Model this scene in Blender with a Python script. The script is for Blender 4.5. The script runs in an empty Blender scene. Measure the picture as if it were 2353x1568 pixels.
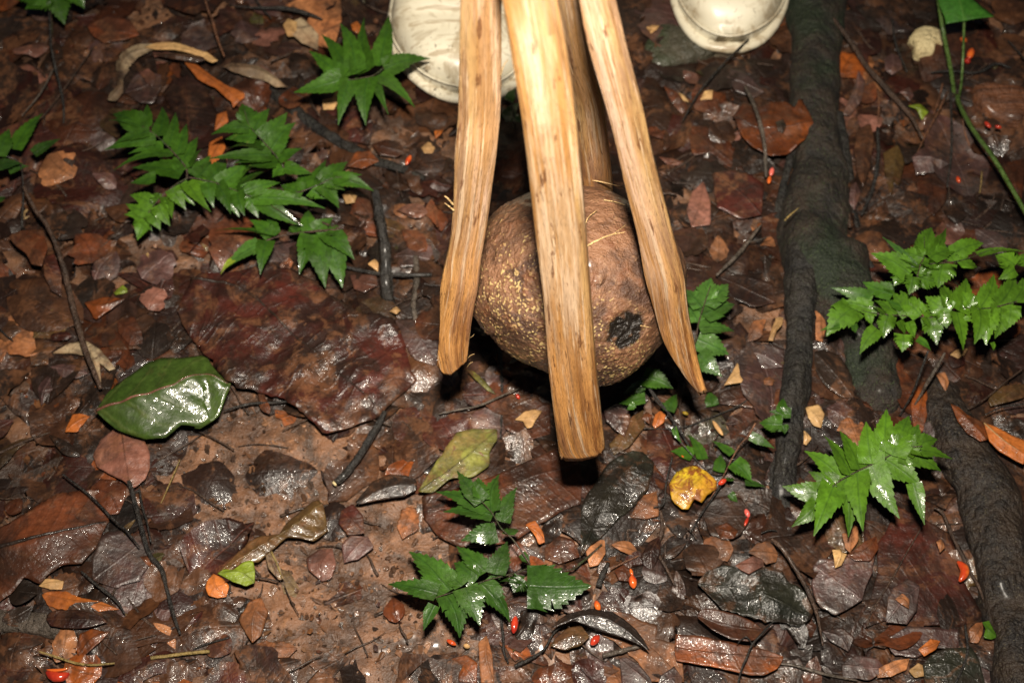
import bpy, math, random
import numpy as np
from mathutils import Vector, noise
random.seed(7); np.random.seed(7)
scn = bpy.context.scene
col = scn.collection

# ------------------------------------------------------------------ camera
CAM = Vector((0.0, -0.66, 1.143)); PITCH = math.radians(60)
cd = bpy.data.cameras.new('camera'); cam = bpy.data.objects.new('camera', cd); col.objects.link(cam)
cam.location = CAM; cam.rotation_euler = (math.radians(30), 0, 0)
cd.lens = 50; cd.sensor_width = 36; cd.clip_end = 500; cd.clip_start = 0.02
cd.dof.use_dof = True; cd.dof.focus_distance = 1.08; cd.dof.aperture_fstop = 6.3
scn.camera = cam
# ------------------------------------------------------------------ world: dim forest dusk
w = bpy.data.worlds.new('World'); scn.world = w; w.use_nodes = True
nt = w.node_tree; bg = nt.nodes['Background']
sky = nt.nodes.new('ShaderNodeTexSky'); sky.sky_type = 'NISHITA'; sky.sun_disc = False
sky.sun_elevation = math.radians(35); sky.sun_rotation = math.radians(180)
nt.links.new(sky.outputs[0], bg.inputs[0]); bg.inputs[1].default_value = 0.006
# ------------------------------------------------------------------ the photographer's flash, held above the lens
ld = bpy.data.lights.new('flash_lamp', 'AREA'); ld.shape = 'RECTANGLE'; ld.size = 0.07; ld.size_y = 0.045
ld.energy = 9.2; ld.spread = math.radians(88); ld.color = (1.0, 0.90, 0.765)
fl = bpy.data.objects.new('flash_lamp', ld); col.objects.link(fl)
fl.location = CAM + Vector((0.010, 0.20*math.sin(PITCH), 0.20*math.cos(PITCH)))
fl.rotation_euler = (math.radians(22.5), 0, 0)
scn.view_settings.view_transform = 'Standard'; scn.view_settings.look = 'None'
scn.view_settings.exposure = 0.0; scn.view_settings.gamma = 1.0; scn.view_settings.use_curve_mapping = False
scn.cycles.use_denoising = True; scn.cycles.max_bounces = 5; scn.cycles.transparent_max_bounces = 4
scn.cycles.caustics_reflective = False; scn.cycles.caustics_refractive = False
scn.cycles.sample_clamp_indirect = 4.0

# ------------------------------------------------------------------ helpers: photo plane -> ground
FPX = 2352*50/36
DV = Vector((0, math.cos(PITCH), -math.sin(PITCH))); UV_ = Vector((0, math.sin(PITCH), math.cos(PITCH)))
FR = {'V': (0, 0, 1), 'A': (672.2, 32.0, .15312), 'B': (232.1, 224.1, .28582), 'C': (1871.9, 504.2, .20416), 'G': (1392.5, 832.3, .20416)}
for c in range(3):
    for r in range(3): FR['%d%d' % (c, r)] = (784.3*c, 522.6*r, 1/3)
def tv(fr, x, y):
    a, b, s = FR[fr]; return (a+x*s, b+y*s)
def tvs(fr, pts): return [tv(fr, *p) for p in pts]
def ray(px, py): return DV + Vector((1, 0, 0))*((px-1176)/FPX) + UV_*((784-py)/FPX)
def Pz(px, py, z):
    d = ray(px, py); return CAM + d*((z-CAM.z)/d.z)
def Py(px, py, Y):
    d = ray(px, py); return CAM + d*((Y-CAM.y)/d.y)
def H(x, y): return 0.007*noise.noise(Vector((x*5, y*5, 1.3))) + 0.003*noise.noise(Vector((x*17, y*17, 4.1)))
def G(px, py, lvl=0.0):
    z = lvl
    for _ in range(3):
        p = Pz(px, py, z); z = lvl+H(p.x, p.y)
    return Pz(px, py, z)
def m_px(p): return (p-CAM).dot(DV)/FPX     # metres per photo unit at p
def nz(x, y, z=0.0): return noise.noise(Vector((x, y, z)))

def link(name, me, mat=None, parent=None, smooth=True):
    o = bpy.data.objects.new(name, me); col.objects.link(o)
    if mat is not None and not me.materials: me.materials.append(mat)
    if smooth: me.polygons.foreach_set('use_smooth', [True]*len(me.polygons))
    if parent: o.parent = parent
    return o
def pyd(name, vs, fs, mat=None, parent=None, smooth=True, uvs=None, center=False):
    me = bpy.data.meshes.new(name)
    off = Vector((0, 0, 0))
    if center:
        n = len(vs); off = Vector((sum(v[0] for v in vs)/n, sum(v[1] for v in vs)/n, min(v[2] for v in vs)))
        vs = [(v[0]-off.x, v[1]-off.y, v[2]-off.z) for v in vs]
    me.from_pydata([tuple(v) for v in vs], [], fs)
    if uvs is not None:
        ul = me.uv_layers.new(name='UVMap')
        li = np.empty(len(me.loops), dtype=np.int32); me.loops.foreach_get('vertex_index', li)
        ul.data.foreach_set('uv', np.asarray(uvs, dtype=np.float32)[li].ravel())
    o = link(name, me, mat, parent, smooth); o.location = off
    if parent is not None: o.location = off - parent.matrix_world.translation if not parent.get('_loc') else off-Vector(parent['_loc'])
    return o
def tag(o, label=None, cat=None, group=None, kind=None):
    if label: o['label'] = label
    if cat: o['category'] = cat
    if group: o['group'] = group
    if kind: o['kind'] = kind
    return o
def empty(name, loc, label, cat, group=None):
    o = bpy.data.objects.new(name, None); col.objects.link(o); o.empty_display_size = .02
    o.location = loc; o['_loc'] = tuple(loc); return tag(o, label, cat, group)
def root_loc(o):
    return Vector(o['_loc']) if o.get('_loc') is not None else Vector(o.location)

# ------------------------------------------------------------------ materials
def newmat(name):
    m = bpy.data.materials.new(name); m.use_nodes = True
    return m, m.node_tree.nodes, m.node_tree.links, m.node_tree.nodes['Principled BSDF']
class NT:
    def __init__(s, m): s.n = m.node_tree.nodes; s.l = m.node_tree.links
    def set(s, sock, v):
        if hasattr(v, 'is_output') or hasattr(v, 'links'): s.l.new(v, sock)
        else: sock.default_value = v
    def math(s, op, a, b=0.0, c=None, clamp=False):
        x = s.n.new('ShaderNodeMath'); x.operation = op; x.use_clamp = clamp
        s.set(x.inputs[0], a); s.set(x.inputs[1], b)
        if c is not None: s.set(x.inputs[2], c)
        return x.outputs[0]
    def noise(s, vec, scale, detail=3.0, rough=.55, dist=0.0):
        x = s.n.new('ShaderNodeTexNoise'); s.set(x.inputs['Vector'], vec)
        x.inputs['Scale'].default_value = scale; x.inputs['Detail'].default_value = detail
        x.inputs['Roughness'].default_value = rough; x.inputs['Distortion'].default_value = dist
        return x.outputs['Fac']
    def voro(s, vec, scale, feat='F1', out='Distance'):
        x = s.n.new('ShaderNodeTexVoronoi'); x.feature = feat; s.set(x.inputs['Vector'], vec); x.inputs['Scale'].default_value = scale
        return x.outputs[out]
    def mix(s, f, a, b, mode='MIX'):
        x = s.n.new('ShaderNodeMix'); x.data_type = 'RGBA'; x.blend_type = mode
        s.set(x.inputs[0], f); s.set(x.inputs[6], a); s.set(x.inputs[7], b); return x.outputs[2]
    def ss(s, v, a, b):
        x = s.n.new('ShaderNodeMapRange'); x.interpolation_type = 'SMOOTHSTEP'
        s.set(x.inputs[0], v); x.inputs[1].default_value = a; x.inputs[2].default_value = b; return x.outputs[0]
    def pos(s): return s.n.new('ShaderNodeNewGeometry').outputs['Position']
    def map(s, vec, scale=(1, 1, 1), loc=(0, 0, 0)):
        x = s.n.new('ShaderNodeMapping'); s.set(x.inputs[0], vec); x.inputs[3].default_value = scale; x.inputs[1].default_value = loc
        return x.outputs[0]
    def attr(s, name):
        x = s.n.new('ShaderNodeAttribute'); x.attribute_name = name; return x
    def bump(s, h, strength, dist, prev=None):
        x = s.n.new('ShaderNodeBump'); x.inputs['Strength'].default_value = strength; x.inputs['Distance'].default_value = dist
        s.set(x.inputs['Height'], h)
        if prev is not None: s.l.new(prev, x.inputs['Normal'])
        return x.outputs[0]
def C4(c): return (c[0], c[1], c[2], 1.0)

def leaf_mat(name, c1, c2, vein=(.1, .05, .02), vstr=.35, vf=.9, rough=.38, coat=.6, spot=None, spotamt=.45, bump=1.0, trans=0.0, blotch=14, vang=.55, spec=.34, attr=False, ramp=None, vb=1.0, wobk=.7, rot=.55, dirt=.45):
    m, n, l, P = newmat(name); t = NT(m); pos = t.pos()
    uvn = n.new('ShaderNodeUVMap'); uvn.uv_map = 'UVMap'
    sep = n.new('ShaderNodeSeparateXYZ'); l.new(uvn.outputs[0], sep.inputs[0])
    u, v = sep.outputs[0], sep.outputs[1]
    av = t.math('ABSOLUTE', v)
    wob = t.noise(pos, 45, 2)
    s = t.math('SUBTRACT', u, t.math('MULTIPLY', av, vang))
    s = t.math('ADD', t.math('MULTIPLY', s, vf), t.math('MULTIPLY', wob, wobk))
    f = t.math('ABSOLUTE', t.math('SUBTRACT', t.math('FRACT', s), .5))
    vm = t.math('MULTIPLY', t.math('SUBTRACT', 1.0, t.ss(f, 0.0, .16)), t.ss(t.noise(pos, 33, 3), .38, .6))
    rib = t.math('SUBTRACT', 1.0, t.ss(av, .04, .11))
    veins = t.math('MAXIMUM', t.math('MULTIPLY', vm, .55), rib)
    nb = t.noise(pos, blotch, 4, .6, .6); nf = t.noise(pos, 190, 3, .65)
    nbr = t.ss(nb, .34, .66)
    if attr:
        a = t.attr('tint'); base = a.outputs['Color']
        base = t.mix(t.math('MULTIPLY', nbr, .45), base, C4(c2))
    else:
        base = t.mix(nbr, C4(c1), C4(c2))
    base = t.mix(t.math('MULTIPLY', veins, vstr), base, C4(vein))
    if spot is not None:
        sm = t.ss(t.noise(pos, 42, 5, .7, 1.0), 1-spotamt, 1-spotamt+.08)
        base = t.mix(sm, base, C4(spot))
    if rot > 0:
        rt_ = t.ss(t.noise(pos, 17, 5, .68, 1.2), .50, .60); base = t.mix(t.math('MULTIPLY', rt_, rot), base, C4((.020, .011, .008)))
        rt2 = t.ss(t.noise(t.map(pos, (1, 1, 1), (7, 3, 1)), 30, 4, .7, .8), .60, .67); base = t.mix(t.math('MULTIPLY', rt2, rot*.55), base, C4((.17, .075, .035)))
    if dirt > 0:
        dm = t.ss(t.noise(t.map(pos, (1, 1, 1), (2, 9, 4)), 21, 6, .72, .9), .50, .56); dn = t.ss(t.noise(pos, 60, 4, .7), .42, .58)
        base = t.mix(t.math('MULTIPLY', dm, dirt), base, t.mix(dn, C4((.040, .022, .014)), C4((.15, .065, .030))))
    if dirt > .3: base = t.mix(t.math('MULTIPLY', t.ss(t.noise(t.map(pos, (1, 1, 1), (1, 2, 7)), 6.5, 5, .62, .5), .47, .62), .62), base, C4((.012, .008, .006)))
    oi = n.new('ShaderNodeObjectInfo')
    fac = t.math('MULTIPLY', t.math('ADD', t.math('MULTIPLY', nf, 1.5), .25), t.math('ADD', t.math('MULTIPLY', oi.outputs['Random'], .5), .72))
    comb = n.new('ShaderNodeCombineColor')
    for i in range(3): l.new(fac, comb.inputs[i])
    base = t.mix(1.0, base, comb.outputs[0], 'MULTIPLY')
    l.new(base, P.inputs['Base Color'])
    wet = t.ss(t.noise(pos, 24, 3, .6), .35, .7)
    l.new(t.math('ADD', t.math('MULTIPLY', wet, -.18), rough+.12), P.inputs['Roughness'])
    P.inputs['Specular IOR Level'].default_value = spec
    l.new(t.math('MULTIPLY', t.ss(t.noise(t.map(pos, (1, 1, 1), (5, 5, 5)), 19, 4, .6), .36, .60), coat), P.inputs['Coat Weight']); P.inputs['Coat Roughness'].default_value = .10
    P.inputs['Coat IOR'].default_value = 1.42
    b1 = t.bump(t.math('MULTIPLY', veins, vb), .5*bump, .0009)
    b2 = t.bump(t.noise(pos, 120, 4, .6), .75*bump, .0022, b1)
    b3 = t.bump(t.noise(pos, 420, 3, .6), .5*bump, .0006, b2)
    l.new(b3, P.inputs['Normal'])
    cb = t.bump(t.noise(pos, 75, 4, .65), .7*bump, .003)
    cb = t.bump(t.noise(pos, 300, 2, .6), .4*bump, .0006, cb)
    l.new(cb, P.inputs['Coat Normal'])
    if trans > 0:
        P.inputs['Transmission Weight'].default_value = 0
        P.inputs['Subsurface Weight'].default_value = trans; P.inputs['Subsurface Radius'].default_value = (.002, .004, .001); P.inputs['Subsurface Scale'].default_value = .3
    return m
M = {}
M['maroon'] = leaf_mat('maroon_leaf', (.058, .013, .008), (.016, .007, .005), (.10, .03, .018), .4, .8)
M['maroon2'] = leaf_mat('wet_maroon_leaf', (.062, .014, .009), (.018, .008, .006), (.014, .006, .005), .6, .9, rough=.34, vang=.15, vb=2.2, wobk=1.8, rot=.8, dirt=.6, spot=(.11, .055, .03), spotamt=.36)
M['brown'] = leaf_mat('brown_leaf', (.085, .035, .015), (.032, .014, .008), (.05, .02, .01), .4, .8)
M['redbrown'] = leaf_mat('red_brown_leaf', (.14, .038, .013), (.05, .017, .008), (.05, .015, .008), .5, .9)
M['rust'] = leaf_mat('rust_leaf', (.27, .068, .012), (.11, .028, .009), (.09, .03, .01), .5, .9, spot=(.05, .02, .01), spotamt=.36)
M['orange'] = leaf_mat('orange_leaf', (.44, .13, .024), (.26, .07, .014), (.22, .07, .02), .45, .9, rough=.45, coat=.3, rot=.12, dirt=0.0)
M['tan'] = leaf_mat('tan_leaf', (.40, .165, .065), (.24, .085, .03), (.17, .07, .03), .45, .9, rough=.5, coat=.25, spot=(.10, .045, .02), spotamt=.4)
M['cream'] = leaf_mat('cream_leaf', (.50, .31, .13), (.36, .20, .08), (.4, .24, .1), .3, .9, rough=.55, coat=.2, spot=(.16, .08, .03), spotamt=.36, rot=.12, dirt=0.0)
M['pale'] = leaf_mat('pale_torn_leaf', (.40, .31, .19), (.26, .16, .09), (.16, .09, .04), .35, 1.2, rough=.5, coat=.3, spot=(.09, .05, .03), spotamt=.42)
M['mauve'] = leaf_mat('mauve_wet_leaf', (.085, .036, .029), (.045, .018, .014), (.22, .12, .11), .3, .9, rough=.46, coat=.9, spec=.9, spot=(.05, .02, .014), spotamt=.4)
M['pinkish'] = leaf_mat('pink_brown_leaf', (.24, .105, .075), (.14, .055, .036), (.11, .045, .03), .4, .6, rough=.4, coat=.7)
M['dark'] = leaf_mat('dark_leaf', (.022, .014, .010), (.012, .008, .006), (.03, .02, .015), .3, .8, rough=.34)
M['black'] = leaf_mat('black_wet_leaf', (.012, .013, .010), (.022, .022, .014), (.03, .03, .02), .3, .8, rough=.3, coat=1.0, bump=1.25, spot=(.05, .05, .025), spotamt=.3)
M['olive'] = leaf_mat('olive_leaf', (.17, .17, .035), (.10, .085, .02), (.06, .06, .015), .5, .7, rough=.4, spot=(.12, .05, .02), spotamt=.42)
M['olivebrown'] = leaf_mat('olive_brown_leaf', (.10, .058, .018), (.065, .035, .012), (.12, .08, .03), .4, .8, rough=.34, coat=.8)
M['lime'] = leaf_mat('lime_leaf', (.20, .27, .02), (.15, .19, .02), (.09, .11, .015), .5, .9, coat=.2, spot=(.10, .06, .015), spotamt=.34, rot=.12, dirt=0.0)
M['yellow'] = leaf_mat('yellow_leaf', (.52, .44, .02), (.36, .17, .015), (.2, .09, .01), .4, .7, spot=(.17, .055, .010), spotamt=.52, blotch=8, coat=.8, rot=.12, dirt=0.0)
M['biggreen'] = leaf_mat('big_green_leaf', (.042, .074, .011), (.028, .052, .008), (.10, .12, .03), .5, .42, rough=.34, coat=.8, vang=.9, vb=3.0, bump=.5, spot=(.05, .05, .015), spotamt=.32, rot=.12, dirt=0.0)
M['heart'] = leaf_mat('heart_leaf', (.042, .15, .016), (.03, .11, .012), (.08, .17, .03), .4, .5, rough=.42, coat=.3, bump=.5, rot=.12, dirt=0.0)
M['fern'] = leaf_mat('fern_leaflet', (.038, .098, .008), (.027, .072, .006), (.018, .06, .01), .45, 1.7, rough=.38, coat=.65, bump=.42, vang=1.1, blotch=20, spot=(.085, .10, .015), spotamt=.33, rot=0, dirt=0.0)
M['fernbright'] = leaf_mat('bright_fern_leaflet', (.070, .158, .009), (.050, .120, .008), (.025, .065, .008), .45, 1.7, rough=.42, coat=.5, bump=.4, vang=1.1, rot=0, dirt=0.0)
M['fernpale'] = leaf_mat('pale_fern_leaflet', (.050, .120, .018), (.036, .088, .014), (.02, .06, .015), .45, 1.7, rough=.36, coat=.9, bump=.7, vang=1.1, spot=(.10, .10, .03), spotamt=.34, rot=.1, dirt=0.0)
M['ferndark'] = leaf_mat('dark_fern_leaflet', (.032, .082, .009), (.023, .060, .008), (.012, .04, .008), .4, 1.7, rough=.33, coat=1.0, bump=.7, vang=1.1, rot=.1, dirt=0.0)
M['litter'] = leaf_mat('litter_leaf', (.1, .05, .02), (.03, .013, .008), (.03, .012, .008), .35, .9, attr=True, rough=.42, coat=.5, dirt=.85, rot=.7, spot=(.03, .014, .008), spotamt=.38)

M['soilcrumb'] = leaf_mat('soil_crumb', (.1, .05, .02), (.05, .03, .018), (.1, .05, .02), 0, .9, attr=True, rough=.4, coat=.5, dirt=.2, rot=.2)
def bark_mat(name, c1, c2, rough=.5, coat=.35, scale=60, stretch=(1, 1, 1), moss=None, speck=None, mossamt=.5):
    m, n, l, P = newmat(name); t = NT(m); pos = t.map(t.pos(), stretch)
    a = t.noise(pos, scale, 5, .7); b = t.noise(pos, scale*6, 3, .7)
    base = t.mix(t.ss(a, .35, .68), C4(c1), C4(c2))
    if moss is not None:
        mm = t.ss(t.noise(t.pos(), 11, 4, .6), 1-mossamt, 1-mossamt+.15); base = t.mix(mm, base, C4(moss))
    if speck is not None:
        sp = t.ss(t.noise(t.pos(), 520, 2, .7), .60, .68); base = t.mix(t.math('MULTIPLY', sp, .75), base, C4(speck))
    l.new(base, P.inputs['Base Color']); P.inputs['Roughness'].default_value = rough
    P.inputs['Coat Weight'].default_value = coat; P.inputs['Coat Roughness'].default_value = .2; P.inputs['Coat IOR'].default_value = 1.33
    cr_ = t.voro(t.map(t.pos(), (1.3, .8, 1.3)), 85, 'DISTANCE_TO_EDGE'); bb = t.bump(t.ss(cr_, 0, .25), .5, .0016); bb = t.bump(a, 1.0, .008, bb); bb = t.bump(b, 1.0, .002, bb); l.new(bb, P.inputs['Normal'])
    return m
M['bark'] = bark_mat('dark_bark', (.020, .014, .010), (.045, .030, .02))
M['barkbrown'] = bark_mat('brown_bark', (.075, .042, .026), (.03, .018, .012))
M['barkred'] = bark_mat('red_bark', (.20, .085, .04), (.09, .04, .02))
M['barkgrey'] = bark_mat('grey_bark', (.11, .085, .065), (.05, .04, .03))
M['barkyellow'] = bark_mat('yellow_stalk', (.32, .22, .07), (.20, .15, .05))
M['barkblack'] = bark_mat('black_bark', (.012, .011, .010), (.024, .020, .016), coat=.5)
M['root'] = bark_mat('root_bark', (.004, .0035, .003), (.014, .0105, .007), rough=.65, coat=.08, scale=45, speck=(.045, .05, .03))
M['rootmoss'] = bark_mat('mossy_root_bark', (.007, .0055, .004), (.026, .016, .009), rough=.7, coat=.05, scale=45, moss=(.007, .013, .004), speck=(.05, .075, .025), mossamt=.52)
M['rootbrown'] = bark_mat('brown_root_bark', (.027, .016, .009), (.007, .005, .004), rough=.6, coat=.15, scale=45, moss=(.012, .020, .006), speck=(.09, .075, .045), mossamt=.42)
M['stem'] = bark_mat('fern_stem', (.055, .03, .02), (.03, .05, .015), coat=.3)
M['stemgreen'] = bark_mat('green_stem', (.075, .14, .02), (.05, .10, .015), coat=.4)
M['stone'] = bark_mat('wet_stone', (.07, .06, .04), (.035, .035, .022), rough=.5, coat=.4, scale=30, moss=(.035, .045, .02), speck=(.10, .10, .08))
M['wood_chunk'] = bark_mat('rotten_wood', (.20, .075, .03), (.06, .025, .014), scale=50, stretch=(.25, 1.6, 1))
M['fungus'] = bark_mat('cream_fungus', (.72, .60, .33), (.60, .48, .25), rough=.5, coat=.2, scale=50)
def gloss_mat(name, c, c2, rough=.18):
    m, n, l, P = newmat(name); t = NT(m)
    l.new(t.mix(t.ss(t.noise(t.pos(), 90, 3), .4, .65), C4(c), C4(c2)), P.inputs['Base Color'])
    P.inputs['Roughness'].default_value = rough; P.inputs['Coat Weight'].default_value = .8; P.inputs['Coat Roughness'].default_value = .06
    l.new(t.bump(t.noise(t.pos(), 200, 2), .3, .001), P.inputs['Normal']); return m
M['red'] = gloss_mat('red_seed', (.50, .045, .018), (.30, .018, .010))
M['orangeseed'] = gloss_mat('orange_seed', (.66, .14, .022), (.45, .045, .012))
M['pinkseed'] = gloss_mat('pink_seed', (.75, .16, .12), (.6, .1, .08))
M['fibre'] = bark_mat('straw_fibre', (.62, .42, .19), (.5, .32, .14), coat=.1)

# wood of the staves: grain runs along uv.x (cm)
def wood_mat(name, c1, c2, c3, dark):
    m, n, l, P = newmat(name); t = NT(m)
    uvn = n.new('ShaderNodeUVMap'); uvn.uv_map = 'UVMap'; uv = uvn.outputs[0]
    g1 = t.noise(t.map(uv, (.07, 1.1, 1)), 1.0, 5, .66, .12)
    g2 = t.noise(t.map(uv, (.07, 3.4, 1)), 1.0, 5, .72, .08)
    g3 = t.noise(t.map(uv, (.06, .55, 1), (3, 7, 0)), 1.0, 3, .5)
    fl = t.noise(t.map(uv, (.5, 9.0, 1)), 1.0, 3, .6)
    base = t.mix(t.ss(g1, .40, .58), C4(c1), C4(c2))
    base = t.mix(t.math('MULTIPLY', t.ss(g3, .46, .60), .8), base, C4(c3))
    base = t.mix(t.math('MULTIPLY', t.ss(g2, .50, .59), .8), base, C4(c3))
    sep = n.new('ShaderNodeSeparateXYZ'); l.new(uv, sep.inputs[0])
    wet = t.math('SUBTRACT', 1.0, t.ss(t.math('ADD', sep.outputs[0], t.math('MULTIPLY', t.math('SUBTRACT', g3, .5), 14)), 3, 24))
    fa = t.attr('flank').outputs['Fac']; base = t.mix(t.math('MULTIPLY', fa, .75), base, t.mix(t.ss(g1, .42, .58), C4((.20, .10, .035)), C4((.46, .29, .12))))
    base = t.mix(t.math('MULTIPLY', wet, .85), base, t.mix(t.ss(g1, .38, .62), C4((.20, .066, .013)), C4((.60, .28, .08))))
    hi = t.ss(t.noise(t.map(uv, (.08, 2.6, 1), (31, 12, 0)), 1.0, 4, .65), .54, .62); base = t.mix(t.math('MULTIPLY', hi, .7), base, C4((.64, .47, .31)))
    knot = t.ss(t.noise(t.map(uv, (.26, 1.6, 1), (11, 2, 0)), 1.0, 5, .65), .60, .65)
    base = t.mix(t.math('MULTIPLY', knot, .85), base, C4(dark))
    crack = t.ss(t.noise(t.map(uv, (.5, 7, 1), (5, 9, 0)), 1.0, 3, .6), .645, .70)
    base = t.mix(t.math('MULTIPLY', crack, .8), base, C4(dark))
    l.new(base, P.inputs['Base Color']); P.inputs['Roughness'].default_value = .5
    P.inputs['Coat Weight'].default_value = .22; P.inputs['Coat Roughness'].default_value = .25
    b = t.bump(g2, 1.0, .0022); b = t.bump(fl, .9, .0008, b); b = t.bump(g1, .6, .004, b); l.new(b, P.inputs['Normal'])
    return m
M['wood'] = wood_mat('split_wood', (.54, .385, .25), (.40, .25, .13), (.36, .17, .045), (.12, .045, .015))
M['woodpale'] = wood_mat('pale_split_wood', (.66, .455, .32), (.52, .33, .20), (.36, .18, .055), (.14, .055, .02))

# boots
def boot_mat():
    m, n, l, P = newmat('white_rubber'); t = NT(m); pos = t.pos()
    base = t.mix(t.ss(t.noise(pos, 14, 4), .4, .7), C4((.72, .67, .52)), C4((.58, .52, .38)))
    sp = t.ss(t.noise(pos, 110, 4, .7, 1.2), .62, .66); sp = t.math('MULTIPLY', sp, t.ss(t.noise(pos, 21, 2), .47, .56))
    base = t.mix(sp, base, C4((.06, .045, .03)))
    dz = t.ss(t.noise(pos, 28, 5, .72, 1.2), .50, .62); base = t.mix(t.math('MULTIPLY', dz, .6), base, C4((.30, .22, .12)))
    st = t.ss(t.noise(t.map(pos, (10, 120, 60)), 1.0, 4, .6), .60, .66); base = t.mix(t.math('MULTIPLY', st, .6), base, C4((.30, .21, .11)))
    l.new(base, P.inputs['Base Color']); P.inputs['Roughness'].default_value = .42; P.inputs['Coat Weight'].default_value = .2
    P.inputs['Coat Roughness'].default_value = .25
    l.new(t.bump(t.noise(pos, 40, 3), .3, .003), P.inputs['Normal']); return m
M['boot'] = boot_mat()

# ground: wet brown soil
def soil_mat():
    m, n, l, P = newmat('wet_soil'); t = NT(m); pos = t.pos()
    a = t.noise(pos, 26, 6, .68, .5); b = t.noise(pos, 130, 4, .7); c = t.noise(pos, 9, 4, .6)
    base = t.mix(t.ss(a, .36, .62), C4((.062, .034, .020)), C4((.21, .100, .050)))
    base = t.mix(t.ss(b, .55, .72), base, C4((.30, .145, .07)))
    base = t.mix(t.math('MULTIPLY', t.ss(c, .48, .6), .8), base, C4((.042, .024, .016)))
    base = t.mix(t.ss(t.voro(pos, 170), .0, .22), C4((.05, .03, .02)), base)
    base = t.mix(t.math('MULTIPLY', t.ss(t.noise(t.map(pos, (1, 1, 1), (1, 2, 7)), 6.5, 5, .62, .5), .50, .64), .55), base, C4((.016, .010, .008)))
    l.new(base, P.inputs['Base Color']); P.inputs['Roughness'].default_value = .5
    l.new(t.ss(t.noise(pos, 12, 3), .45, .65), P.inputs['Coat Weight']); P.inputs['Coat Roughness'].default_value = .14
    bb = t.bump(a, .9, .006); bb = t.bump(b, .9, .002, bb); bb = t.bump(t.noise(pos, 500, 2), .6, .0007, bb); l.new(bb, P.inputs['Normal'])
    return m
M['soil'] = soil_mat()

# ------------------------------------------------------------------ ground sheet reaching the horizon
def axis(lo, hi, step, far):
    a = list(np.arange(lo, hi+step/2, step)); s = step; x = a[-1]; up = []
    while x < far: s *= 1.35; x += s; up.append(x)
    s = step; x = a[0]; dn = []
    while x > -far: s *= 1.35; x -= s; dn.append(x)
    return dn[::-1]+a+up
xs = axis(-.66, .72, .0042, 120); ys = axis(-.42, .78, .0042, 120)
def Hg(x, y):
    r = max(abs(x), abs(y))
    f = 1.0 if r < 2 else max(0.0, 1-(r-2)/3)
    z = H(x, y) - .0012 + .0035*abs(nz(x*40, y*40, 2)) * f + .0022*nz(x*95, y*95, 5)
    if r > 3: z += .25*nz(x*.3, y*.3, 9)*min(1, (r-3)/6)
    return z
vs = [(x, y, Hg(x, y)) for y in ys for x in xs]; nx = len(xs)
fs = [(j*nx+i, j*nx+i+1, (j+1)*nx+i+1, (j+1)*nx+i) for j in range(len(ys)-1) for i in range(nx-1)]
gr = pyd('ground', vs, fs, M['soil']); tag(gr, 'wet brown forest soil and mud under the leaf litter', kind='structure')
# ------------------------------------------------------------------ builders
def cat(pts, n):
    """smooth polyline through pts (any dimension), n samples"""
    pts = [np.array(p, float) for p in pts]
    if len(pts) == 2: return [pts[0]+(pts[1]-pts[0])*i/(n-1) for i in range(n)]
    q = [2*pts[0]-pts[1]]+pts+[2*pts[-1]-pts[-2]]
    out = []
    for i in range(n):
        s = i/(n-1)*(len(pts)-1); k = min(int(s), len(pts)-2); t = s-k
        a, b, c, d = q[k:k+4]
        out.append(.5*((2*b)+(c-a)*t+(2*a-5*b+4*c-d)*t*t+(3*b-a-3*c+d)*t**3))
    return out
def tube_data(pts, radii, n=None, seg=8, rough=.12, cap=True, seed=0., flat=1.0, lf=.45):
    n = n or max(6, len(pts)*5)
    P4 = cat([tuple(p)+(r,) for p, r in zip(pts, radii)], n)
    vs, fs = [], []
    for i, p in enumerate(P4):
        c = Vector(p[:3]); a = Vector(P4[max(0, i-1)][:3]); b = Vector(P4[min(n-1, i+1)][:3])
        t = (b-a).normalized() if (b-a).length > 1e-9 else Vector((1, 0, 0))
        s = t.cross(Vector((0, 0, 1)));
        if s.length < .05: s = t.cross(Vector((0, 1, 0)))
        s.normalize(); u = s.cross(t)
        for k in range(seg):
            th = 2*math.pi*k/seg
            r = max(p[3], 1e-5)*(1+rough*2*noise.noise(Vector((math.cos(th)*.8+seed, math.sin(th)*.8, i*lf)))+rough*.8*noise.noise(Vector((math.cos(th)*2.6+seed, math.sin(th)*2.6, i*lf*1.7+9))))
            vs.append(c+s*(math.cos(th)*r)+u*(math.sin(th)*r*flat))
    for i in range(n-1):
        for k in range(seg):
            a = i*seg+k; b = i*seg+(k+1) % seg; fs.append((a, b, b+seg, a+seg))
    if cap: fs.append(tuple(range(seg))[::-1]); fs.append(tuple(range((n-1)*seg, n*seg)))
    return vs, fs
TRACED = []     # photo-plane polygons of hand placed things, used to keep the scattered litter off them
LAND = []       # (x, y, phrase) landmarks for labels
def twig(fr, pts, radii, mat, label, catg='twig', name='twig', lvl=.008, group=None, lvls=None, rough=.15, seg=7, sub=None):
    V = tvs(fr, pts); sc = FR[fr][2]
    if not isinstance(radii, (list, tuple)): radii = [radii]*len(pts)
    lv = lvls or [lvl]*len(pts)
    P3 = [G(x, y, z) for (x, y), z in zip(V, lv)]
    R = [r*sc*m_px(p) for r, p in zip(radii, P3)]
    n = max(8, int(len(pts)*6))
    vs, fs = tube_data(P3, R, n, seg, rough, seed=V[0][0]*.1)
    o = pyd(name, vs, fs, M[mat], center=True); tag(o, label, catg, group)
    if sub:
        for (sp, sr, slv) in sub:
            V2 = tvs(fr, sp); Q = [G(x, y, z) for (x, y), z in zip(V2, slv)]
            vs, fs = tube_data(Q, [r*sc*m_px(p) for r, p in zip(sr, Q)], max(6, len(sp)*5), 6, rough)
            pyd('side_twig', [v-root_loc(o) for v in vs], fs, M[mat]).parent = o
    return o

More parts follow.
